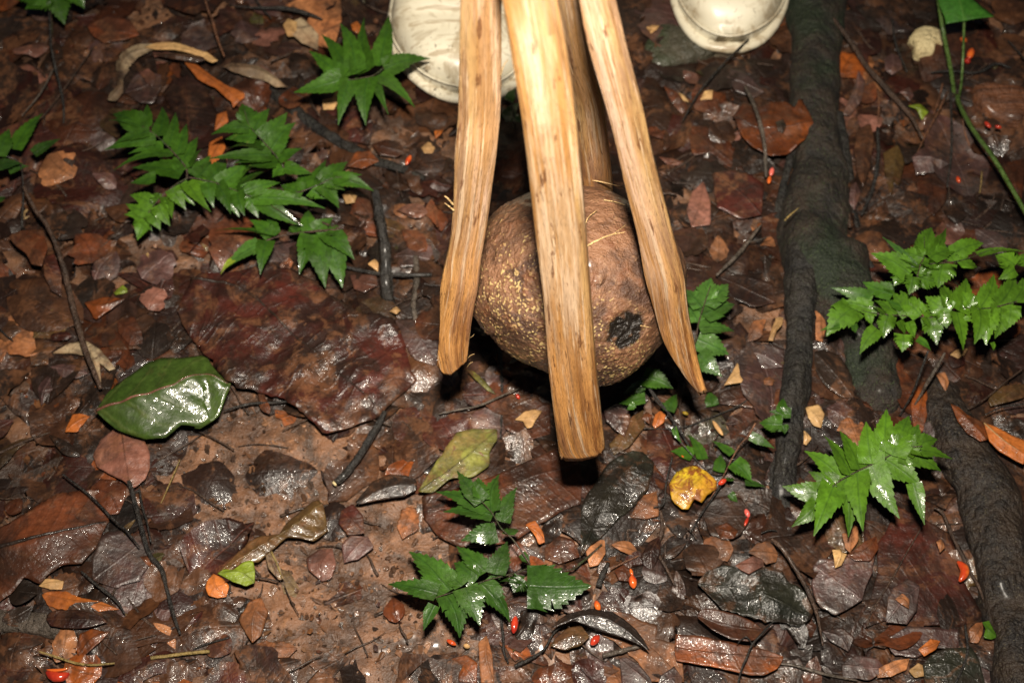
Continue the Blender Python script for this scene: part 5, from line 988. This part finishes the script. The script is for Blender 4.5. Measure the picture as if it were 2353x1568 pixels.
T_('12', [(1850, 790), (1920, 750), (2050, 690)], [5, 6, 5], 'barkred', 'thin reddish twig above the orange teardrop seed', lvl=.014)
T_('12', [(2280, 10), (2240, 180), (2220, 330), (2150, 360)], [6, 6, 6, 4], 'barkblack', 'thin black twig hooking left of the yellow leaf', lvl=.02)
T_('12', [(2200, 380), (2210, 520), (2170, 640), (2230, 760), (2300, 900)], [10, 16, 14, 12, 8], 'barkbrown', 'brown crooked stick below the yellow leaf', lvl=.014)
T_('12', [(1080, 1020), (1110, 1200), (1120, 1350), (1150, 1430)], [9, 11, 9, 6], 'barkblack', 'dark vertical twig beside the red capsule at the bottom centre', lvl=.010)
T_('22', [(610, 575), (690, 650), (780, 790), (840, 890), (890, 1000), (930, 1120), (965, 1310)], [12, 16, 15, 17, 15, 12, 6], 'barkbrown', 'brown jointed stick between the crumpled black leaf and the square mauve leaf', lvl=.032)
T_('22', [(625, 1140), (560, 1210), (480, 1300), (440, 1390), (405, 1470), (375, 1590)], [6, 8, 7, 8, 7, 6], 'barkblack', 'black branching twig standing over the long rust leaf', lvl=.034, sub=[([(480, 1300), (435, 1250), (370, 1300)], [5, 5, 3], [.034, .038, .03])])
T_('22', [(1945, 1170), (1962, 1330), (1940, 1430), (1875, 1580)], [9, 10, 8, 7], 'barkblack', 'black leaf stalk running onto the dark grey green leaf at the bottom edge', lvl=.024, name='leaf_stalk', catg='stalk')
T_('22', [(1730, 360), (1790, 400), (1850, 540), (1930, 700), (1990, 820), (2060, 950), (2110, 1120), (2200, 1330), (2250, 1568)], [8, 12, 14, 14, 12, 12, 9, 8, 6], 'barkbrown', 'long brown rootlet along the left side of the brown root', lvl=.014)
T_('22', [(660, 1432), (760, 1445), (870, 1475), (1000, 1510), (1200, 1550)], [6, 12, 13, 11, 7], 'barkgrey', 'grey leaf stalk extending right from the long rust leaf', lvl=.014, name='leaf_stalk', catg='stalk')
T_('22', [(260, 210), (200, 300), (130, 400), (50, 530)], [6, 6, 6, 4], 'barkblack', 'thin black twig below the yellow leaf', lvl=.02)
T_('22', [(540, 535), (600, 515), (650, 520)], [5, 6, 4], 'barkblack', 'tiny black twig at the foot of the thin black root fork', lvl=.014)
T_('22', [(1660, 470), (1560, 640), (1440, 850), (1300, 1080), (1270, 1180)], [4, 5, 6, 7, 7], 'barkbrown', 'pale brown midrib stalk of the very large maroon leaf', lvl=.017, name='leaf_stalk', catg='stalk')
T_('21', [(1690, 850), (1650, 960), (1600, 1100), (1550, 1200), (1490, 1300)], [8, 8, 9, 7, 6], 'barkblack', 'thin black fern stalk under the right edge fern', lvls=[.07, .06, .045, .025, .01], name='stem', catg='stem')
T_('21', [(1805, 862), (1750, 960), (1690, 1060), (1640, 1150), (1580, 1250)], [9, 12, 14, 9, 7], 'barkgrey', 'light brown stick under the right edge fern, leaning beside the black stalk', lvls=[.06, .05, .04, .025, .01])
T_('21', [(2340, 975), (2200, 1080), (2080, 1180), (1960, 1250)], [5, 6, 6, 4], 'barkbrown', 'thin brown twig at the right edge above the orange curled leaf', lvl=.024)
T_('21', [(2080, 1290), (2200, 1235), (2360, 1215)], [5, 6, 5], 'barkblack', 'thin black twig just above the orange curled leaf', lvl=.024)
T_('20', [(1790, 575), (1765, 680), (1730, 790)], [5, 6, 4], 'barkred', 'short reddish twig left of the green stalks', lvl=.02)
T_('20', [(1820, 640), (1760, 770), (1690, 900), (1615, 1050)], [5, 6, 6, 3], 'barkred', 'long thin reddish twig left of the green stalks, running down to the shiny mauve leaf', lvl=.022)
T_('20', [(1840, 600), (1850, 800), (1850, 1050), (1820, 1290)], [7, 9, 9, 6], 'barkblack', 'dark upright stalk behind the green vine', lvl=.018, name='stem', catg='stem')
T_('20', [(1445, 130), (1455, 250), (1490, 370), (1545, 500)], [5, 7, 7, 4], 'barkblack', 'thin bluish black twig left of the cream fungus', lvl=.02)
T_('20', [(1340, 620), (1350, 720), (1345, 850)], [5, 5, 4], 'barkred', 'short orange brown twig below the long brown twig', lvl=.014)
T_('20', [(2240, 280), (2330, 380), (2400, 460)], [4, 5, 4], 'barkblack', 'thin black twig at the upper right edge', lvl=.02)
T_('20', [(1710, 500), (1850, 490), (2030, 500), (2160, 440), (2260, 470)], [6, 9, 9, 9, 5], 'barkblack', 'black bent twig behind the green vine stalks', lvl=.016)
T_('20', [(2060, 1180), (2055, 1260), (2045, 1330)], [4, 4, 3], 'barkyellow', 'tiny straw near the green stalk at the right', lvl=.014)
T_('20', [(1000, 820), (1010, 1000), (1070, 1200), (1130, 1400), (1150, 1568)], [16, 18, 16, 14, 10], 'barkbrown', 'brown rootlet hugging the right flank of the mossy root', lvl=.016)
T_('20', [(700, 1520), (740, 1480), (800, 1430)], [5, 6, 3], 'barkyellow', 'short straw coloured stem on the mossy root', lvl=.055)
T_('20', [(1340, 880), (1345, 1100), (1300, 1320), (1230, 1480)], [10, 14, 13, 8], 'barkblack', 'black stick between the curled brown leaves right of the mossy root', lvl=.02)

# ------------------------------------------------------------------ seeds and capsules
def seed(fr, a, b, wd, mat, label, bend=0.0, lvl=.014, name='seed'):
    A = tv(fr, *a); B = tv(fr, *b); sc = FR[fr][2]; n = 9; P3, R = [], []
    dx, dy = B[0]-A[0], B[1]-A[1]
    for i in range(n):
        s = i/(n-1); o_ = bend*math.sin(math.pi*s)
        p = G(A[0]+dx*s-dy*o_, A[1]+dy*s+dx*o_, lvl); P3.append(p); R.append(wd*sc*.5*m_px(p)*max(.06, math.sin(math.pi*(s*.94+.03))**.6))
    vs, fs = tube_data(P3, R, 16, 10, .05)
    o = pyd(name, vs, fs, M[mat], center=True); tag(o, label, 'seed'); TRACED.append([(A[0]-4, A[1]-4), (B[0]+4, A[1]), (B[0], B[1]+4), (A[0], B[1])]); return o
seed('20', (1995, 335), (1970, 405), 52, 'orangeseed', 'plump orange red seed under the vine, upper one of a touching pair', lvl=.016)
seed('20', (1945, 405), (1975, 435), 42, 'red', 'bright red seed under the vine, lower one of a touching pair')
seed('20', (1910, 265), (1955, 285), 42, 'orangeseed', 'orange seed half hidden behind the thin vine stalk')
seed('20', (618, 1155), (605, 1210), 34, 'pinkseed', 'pinkish seed beside the mossy root, upper of two', lvl=.018)
seed('20', (600, 1215), (590, 1265), 30, 'orangeseed', 'orange seed beside the mossy root, lower of two', lvl=.018)
seed('20', (1890, 1215), (1905, 1260), 30, 'orangeseed', 'small orange seed below the shiny mauve leaf')
seed('20', (2080, 840), (2120, 880), 30, 'red', 'tiny dark red seed on the rotten wood chunk', lvl=.03)
seed('20', (2150, 870), (2195, 880), 26, 'red', 'second dark red seed further right on the rotten wood chunk', lvl=.03)
seed('10', (478, 1070), (445, 1135), 34, 'orangeseed', 'orange red seed left of the left stave', lvl=.018)
seed('11', (1205, 1145), (1225, 1180), 26, 'red', 'tiny red seed under the fruit beside the pinkish twig', lvl=.014)
seed('12', (1990, 780), (2005, 830), 24, 'orangeseed', 'narrow neck of the orange teardrop seed', lvl=.018)
seed('12', (2000, 825), (2015, 915), 58, 'orangeseed', 'glossy orange teardrop seed right of the bottom centre fern', lvl=.018)
seed('12', (1752, 1000), (1775, 1070), 46, 'orangeseed', 'orange seed above the pointed black leaf')
seed('12', (1775, 1240), (1720, 1305), 56, 'red', 'red split seed below the pointed black leaf', lvl=.018)
seed('12', (1200, 1105), (1185, 1225), 52, 'red', 'upright red capsule below the bottom centre fern', lvl=.016)
seed('12', (725, 1270), (790, 1305), 34, 'orangeseed', 'flat orange seed at the bottom left of the bottom centre fern', lvl=.010)
seed('12', (840, 1305), (885, 1320), 36, 'cream', 'ochre crumb right of the flat orange seed', lvl=.010)
seed('22', (245, 200), (298, 165), 38, 'red', 'small vivid red seed right of the yellow leaf', lvl=.024)
seed('22', (430, 370), (455, 425), 38, 'pinkseed', 'pale pink and red seed below the small straggling plant')
seed('22', (450, 425), (425, 485), 24, 'red', 'slim dark red seed tail under the pale pink seed')
seed('22', (1890, 730), (1905, 868), 66, 'orangeseed', 'large orange red crescent seed beside the brown root', bend=-.32, lvl=.022)
seed('02', (318, 1490), (478, 1500), 72, 'red', 'red half moon seed pod at the bottom left corner', bend=.20, lvl=.016)
seed('02', (320, 1475), (470, 1468), 22, 'orangeseed', 'dull upper rim of seed flesh lying against the red half moon pod', bend=.05, lvl=.018)
seed('11', (2350, 1270), (2390, 1285), 26, 'yellow', 'tiny yellow crumb on the dark twig of the small plant', lvl=.02)
seed('21', (205, 1330), (275, 1430), 34, 'cream', 'mustard coloured slim pod below the dark twig of the small plant', lvl=.016)
seed('22', (-10, 0), (10, 20), 12, 'orangeseed', 'orange speck above the yellow leaf', lvl=.016)
# ------------------------------------------------------------------ scattered litter leaves (individuals in view)
LC = [('wet maroon', 'maroon', 16), ('dull brown', 'brown', 20), ('reddish brown', 'redbrown', 14), ('purplish', 'mauve', 10), ('blackish', 'dark', 12), ('tan', 'tan', 7), ('rust coloured', 'rust', 6), ('pink brown', 'pinkish', 4), ('olive brown', 'olivebrown', 5), ('ribbed maroon', 'maroon2', 6)]
rnd = random.Random(21)
def inpoly(p, poly):
    c = False; j = len(poly)-1
    for i in range(len(poly)):
        a, b = poly[i], poly[j]
        if (a[1] > p[1]) != (b[1] > p[1]) and p[0] < (b[0]-a[0])*(p[1]-a[1])/(b[1]-a[1])+a[0]: c = not c
        j = i
    return c
MUD = [[(400, 930), (560, 925), (730, 990), (800, 1100), (960, 1140), (1060, 1300), (1140, 1420), (1150, 1568), (640, 1568), (560, 1440), (520, 1230), (350, 1130)], [(0, 820), (90, 780), (110, 840), (0, 900)]]
def rel(x, y):
    best = sorted(LAND, key=lambda q: (q[0]-x)**2+(q[1]-y)**2)
    out = []
    for q in best[:4]:
        dx, dy = x-q[0], y-q[1]
        if abs(dx) > 2*abs(dy): w_ = 'right of' if dx > 0 else 'left of'
        elif abs(dy) > 2*abs(dx): w_ = 'below' if dy > 0 else 'above'
        else: w_ = ('lower right of' if dx > 0 else 'lower left of') if dy > 0 else ('upper right of' if dx > 0 else 'upper left of')
        d = math.hypot(dx, dy); pre = 'just ' if d < 110 and ' of' in w_ and 'upper' not in w_ and 'lower' not in w_ else ''
        out.append(pre+w_+' '+q[2])
    return out
used = set(); placed = []
def proc_leaf(kind, L):
    """outline in local metres, midrib along x"""
    n = 9; up, dn = [], []
    wr = {'oval': .30, 'lance': .17, 'broad': .42, 'scrap': .5}[kind]*L
    for i in range(n+1):
        s = i/n; pr = math.sin(math.pi*min(1, s*1.02)**(.85 if kind != 'lance' else .75))**(.8 if kind != 'scrap' else .4)
        jj = (.04 if kind != 'scrap' else .22)
        up.append(((s-.5)*L, pr*wr*(1+rnd.uniform(-jj, jj))+.0003)); dn.append(((s-.5)*L, -pr*wr*(1+rnd.uniform(-jj, jj))-.0003))
    return up+dn[::-1]
def put_leaf(x, y, ang, kind, L, mat, lvl, name='litter_leaf', nu=16, nv=4):
    ol = proc_leaf(kind, L); ca, sa = math.cos(ang), math.sin(ang)
    bendy = rnd.uniform(-.12, .12)*L
    f = lambda p: (x+p[0]*ca-(p[1]+bendy*(1-(2*p[0]/L)**2))*sa, y+p[0]*sa+(p[1]+bendy*(1-(2*p[0]/L)**2))*ca)
    poly = [f(p) for p in ol]; rib = [f((t*L/2*.995, 0)) for t in (-1, -.5, 0, .5, 1)]
    return leaf_geo(poly, rib, lambda a, b: H(a, b)+lvl, fold=rnd.uniform(-.30, .12)*min(1, L/.08)**1.5, curl=rnd.uniform(-.12, .25)*min(1, L/.08)**1.5, arch=rnd.uniform(-.002, .009)*min(1, L/.08)**1.5, ragged=rnd.choice([.02, .05, .15]), nu=nu, nv=nv,
                    bite=rnd.choice([0, .3, .8, 1.1]), wave=rnd.uniform(.002, .008), tilt=(rnd.gauss(0, .09), rnd.gauss(0, .09)), seed=rnd.uniform(0, 50), corr=rnd.choice([0, .0006, .0014]))
tot = sum(c[2] for c in LC)
tries = 0
while len(placed) < 285 and tries < 14000:
    tries += 1
    px, py = rnd.uniform(0, 2352), rnd.uniform(0, 1568)
    kind = rnd.choices(['oval', 'lance', 'broad', 'scrap'], [4, 3, 2, 4])[0]
    big = rnd.random(); Lp = (rnd.uniform(120, 260) if big < .42 else rnd.uniform(50, 120))
    if kind == 'scrap': Lp = min(Lp, 90)
    if any(inpoly((px, py), q) for q in TRACED) : continue
    mud = any(inpoly((px, py), q) for q in MUD)
    if mud and (rnd.random() < .86 or Lp > 70): continue
    if any((px-q[0])**2+(py-q[1])**2 < (Lp*.24+q[2]*.24)**2 for q in placed): continue
    ci = rnd.choices(LC, [c[2]*(.35 if (c[1] in ('tan', 'rust') and Lp > 100) else 1) for c in LC])[0]
    p = G(px, py, .006); L = Lp*m_px(p); ang = rnd.uniform(0, math.pi)
    vs, fs, uvs = put_leaf(p.x, p.y, ang, kind, L, ci[1], rnd.uniform(.002, .010) if Lp > 100 else rnd.uniform(.006, .014))
    o = pyd('litter_leaf', vs, fs, M[ci[1]], center=True, uvs=uvs)
    sz = 'large' if Lp > 150 else 'medium' if Lp > 95 else 'small' if Lp > 60 else 'tiny'
    shp = {'oval': 'oval dead leaf', 'lance': 'narrow dead leaf', 'broad': 'broad dead leaf', 'scrap': 'torn leaf scrap'}[kind]
    rr = rel(px, py); lab = None
    cands = [f'{sz} {ci[0]} {shp} {rr[0]}', f'{sz} {ci[0]} {shp} {rr[1]}', f'{sz} {ci[0]} {shp} {rr[0]} and {rr[1]}', f'{sz} {ci[0]} {shp} {rr[0]} and {rr[2]}', f'{sz} {ci[0]} {shp} {rr[1]} and {rr[2]}', f'{sz} {ci[0]} {shp} {rr[3]} and {rr[2]}']
    for c in cands:
        if c not in used and len(c.split()) <= 16: lab = c; break
    if lab is None: bpy.data.objects.remove(o); continue
    used.add(lab); tag(o, lab, 'leaf', 'dead leaves of the forest litter'); placed.append((px, py, Lp))

# ------------------------------------------------------------------ stuff: small fragments, crumbs, rootlets, and litter beyond the frame
PAL = [(.060, .015, .009), (.085, .034, .015), (.13, .038, .014), (.030, .014, .009), (.016, .011, .008), (.26, .10, .038), (.40, .17, .065), (.36, .10, .02), (.075, .032, .024), (.14, .062, .04), (.55, .36, .15), (.05, .03, .02), (.13, .12, .03)]
PW = np.array([14, 16, 10, 14, 8, 7, 4, 4, 8, 5, 1.0, 12, 1.2]); PW = PW/PW.sum()
nr = np.random.RandomState(5)
PW2 = PW*np.array([1.5, 1.2, 1, 1.6, 1.3, .35, .1, .35, 1, .4, .1, 1.5, .5]); PW2 = PW2/PW2.sum()
BLK = []
for q in TRACED: BLK.append(q)
def frag_cloud(name, n, region, smin, smax, lift, label, mat, keep=None, pts=9, tilt=.22, pal=PAL, pw=PW, elong=2.2):
    x0, x1, y0, y1 = region; V_, F_, Cc, Uv = [], [], [], []
    k = 0
    while k < n:
        x = nr.uniform(x0, x1); y = nr.uniform(y0, y1)
        if keep and not keep(x, y): k += 1; continue
        k += 1
        r = smin*(smax/smin)**(nr.rand()**1.6); a0 = nr.rand()*6.283; el = nr.uniform(1, elong)**.5
        c = pal[nr.choice(len(pal), p=pw)]; cj = c*np.array(1.0)*nr.uniform(.4, 1.05)
        tx, ty = nr.normal(0, tilt, 2); lv = lift*nr.rand(); h0 = H(x, y)+lv+.0008+.35*r*(abs(tx)+abs(ty))*.6
        b = len(V_); dome = nr.uniform(-.06, .08)*r
        V_.append((x, y, h0+dome)); Uv.append((0, 0))
        ca, sa = math.cos(a0), math.sin(a0)
        for rr_, in ((.55,), (1.0,)):
            for i in range(pts):
                th = 6.283*i/pts; q = r*rr_*(1 if rr_ < 1 else nr.uniform(.40, 1.25))
                ux, uy = math.cos(th)*q*el, math.sin(th)*q/el
                X = ux*ca-uy*sa; Y = ux*sa+uy*ca
                V_.append((x+X, y+Y, h0+dome*(1-rr_*rr_)+tx*X+ty*Y+nr.normal(0, .05)*r)); Uv.append((ux*100, uy*100))
        for i in range(pts):
            j = (i+1) % pts; F_.append((b, b+1+i, b+1+j)); F_.append((b+1+i, b+1+pts+i, b+1+pts+j, b+1+j))
        Cc += [(cj[0], cj[1], cj[2], 1)]*(1+2*pts)
    o = pyd(name, V_, F_, M[mat], uvs=Uv)
    at = o.data.color_attributes.new('tint', 'FLOAT_COLOR', 'POINT'); at.data.foreach_set('color', np.array(Cc, np.float32).ravel())
    tag(o, label, kind='stuff'); return o
def vproj(x, y):
    d = Vector((x, y, 0))-CAM; dz = d.dot(DV); return (1176+FPX*d.x/dz, 784-FPX*d.dot(UV_)/dz)
def inmud(x, y):
    p = vproj(x, y); return any(inpoly(p, q) for q in MUD)
def nottr(x, y, pr=.75):
    p = vproj(x, y)
    return not any(inpoly(p, q) for q in TRACED)
IN = (-.50, .54, -.32, .62)
frag_cloud('leaf_fragments', 2600, IN, .004, .022, .004, 'broken bits of dead leaf covering the soil', 'litter', keep=lambda x, y: (nottr(x, y) or nr.rand() < .25) and (not inmud(x, y) or nr.rand() < .10))
frag_cloud('leaf_crumbs', 5000, IN, .0009, .0036, .010, 'fine crumbs of leaf and bark strewn over the litter', 'litter', keep=lambda x, y: (nottr(x, y) or nr.rand() < .16) and (not inmud(x, y) or nr.rand() < .22), pts=5, tilt=.5)
frag_cloud('leaf_fragments', 5000, (-1.5, 1.5, -1.2, 1.7), .006, .03, .008, 'dead leaf litter of the forest floor around the scene', 'litter', keep=lambda x, y: not (IN[0] < x < IN[1] and IN[2] < y < IN[3]))
SP = [(.16, .075, .038), (.10, .05, .028), (.24, .12, .06), (.06, .034, .022), (.30, .15, .075), (.035, .02, .014)]
frag_cloud('soil_crumbs', 3800, (-.40, .10, -.32, .06), .0009, .0042, .002, 'small crumbs and clods of wet brown soil on the mud patch', 'soilcrumb', keep=lambda x, y: inmud(x, y), pts=6, tilt=.3, pal=SP, pw=np.array([.28, .24, .16, .16, .06, .10]))
# leaves beyond the frame, joined
V_, F_, U_, C_ = [], [], [], []
for k in range(420):
    while True:
        x, y = rnd.uniform(-1.4, 1.4), rnd.uniform(-1.0, 1.6)
        q = vproj(x, y)
        if not (-60 < q[0] < 2412 and -60 < q[1] < 1628): break
    vs, fs, uvs = put_leaf(x, y, rnd.uniform(0, 3.14), rnd.choice(['oval', 'lance', 'broad', 'scrap']), rnd.uniform(.04, .13), None, rnd.uniform(.003, .014), nu=10, nv=2)
    b = len(V_); V_ += vs; U_ += uvs; F_ += [tuple(i+b for i in f) for f in fs]; c = PAL[nr.choice(len(PAL), p=PW)]; C_ += [c+(1,)]*len(vs)
o = pyd('leaf_litter', V_, F_, M['litter'], uvs=U_); at = o.data.color_attributes.new('tint', 'FLOAT_COLOR', 'POINT'); at.data.foreach_set('color', np.array(C_, np.float32).ravel())
tag(o, 'dead leaves of the forest floor around the scene', kind='stuff')
V_, F_, U_, C_ = [], [], [], []
for k in range(900):
    px, py = rnd.uniform(-40, 2392), rnd.uniform(-40, 1608)
    if any(inpoly((px, py), q) for q in MUD) and rnd.random() < .95: continue
    p = G(px, py, .004); Lp = rnd.uniform(70, 230)
    vs, fs, uvs = put_leaf(p.x, p.y, rnd.uniform(0, 3.14), rnd.choice(['oval', 'lance', 'broad', 'scrap', 'scrap']), Lp*m_px(p), None, rnd.uniform(.0005, .005), nu=12, nv=3)
    b = len(V_); V_ += vs; U_ += uvs; F_ += [tuple(i+b for i in f) for f in fs]; c = PAL[nr.choice(len(PAL), p=PW2)]; g_ = rnd.uniform(.35, .9); C_ += [(c[0]*g_, c[1]*g_, c[2]*g_, 1)]*len(vs)
o = pyd('leaf_litter', V_, F_, M['litter'], uvs=U_); at = o.data.color_attributes.new('tint', 'FLOAT_COLOR', 'POINT'); at.data.foreach_set('color', np.array(C_, np.float32).ravel())
tag(o, 'rotting bottom layer of dark wet leaves pressed on the soil', kind='stuff')
# rootlets and splinters
V_, F_ = [], []
for k in range(520):
    x, y = rnd.uniform(IN[0], IN[1]), rnd.uniform(IN[2], IN[3])
    if not nottr(x, y) and rnd.random() < .8: continue
    L = rnd.uniform(.012, .06); a = rnd.uniform(0, 3.14); r = rnd.uniform(.0004, .0014); z = rnd.uniform(.003, .013)
    pts = []; X, Y = x, y
    for i in range(4):
        pts.append(Vector((X, Y, H(X, Y)+z))); a += rnd.uniform(-.3, .3); X += math.cos(a)*L/3; Y += math.sin(a)*L/3
    vs, fs = tube_data(pts, [r, r, r*.9, r*.5], 8, 5, .2, seed=k)
    b = len(V_); V_ += [tuple(v) for v in vs]; F_ += [tuple(i+b for i in f) for f in fs]
o = pyd('twig_debris', V_, F_, M['barkbrown']); tag(o, 'thin rootlets and splinters tangled in the litter', kind='stuff')
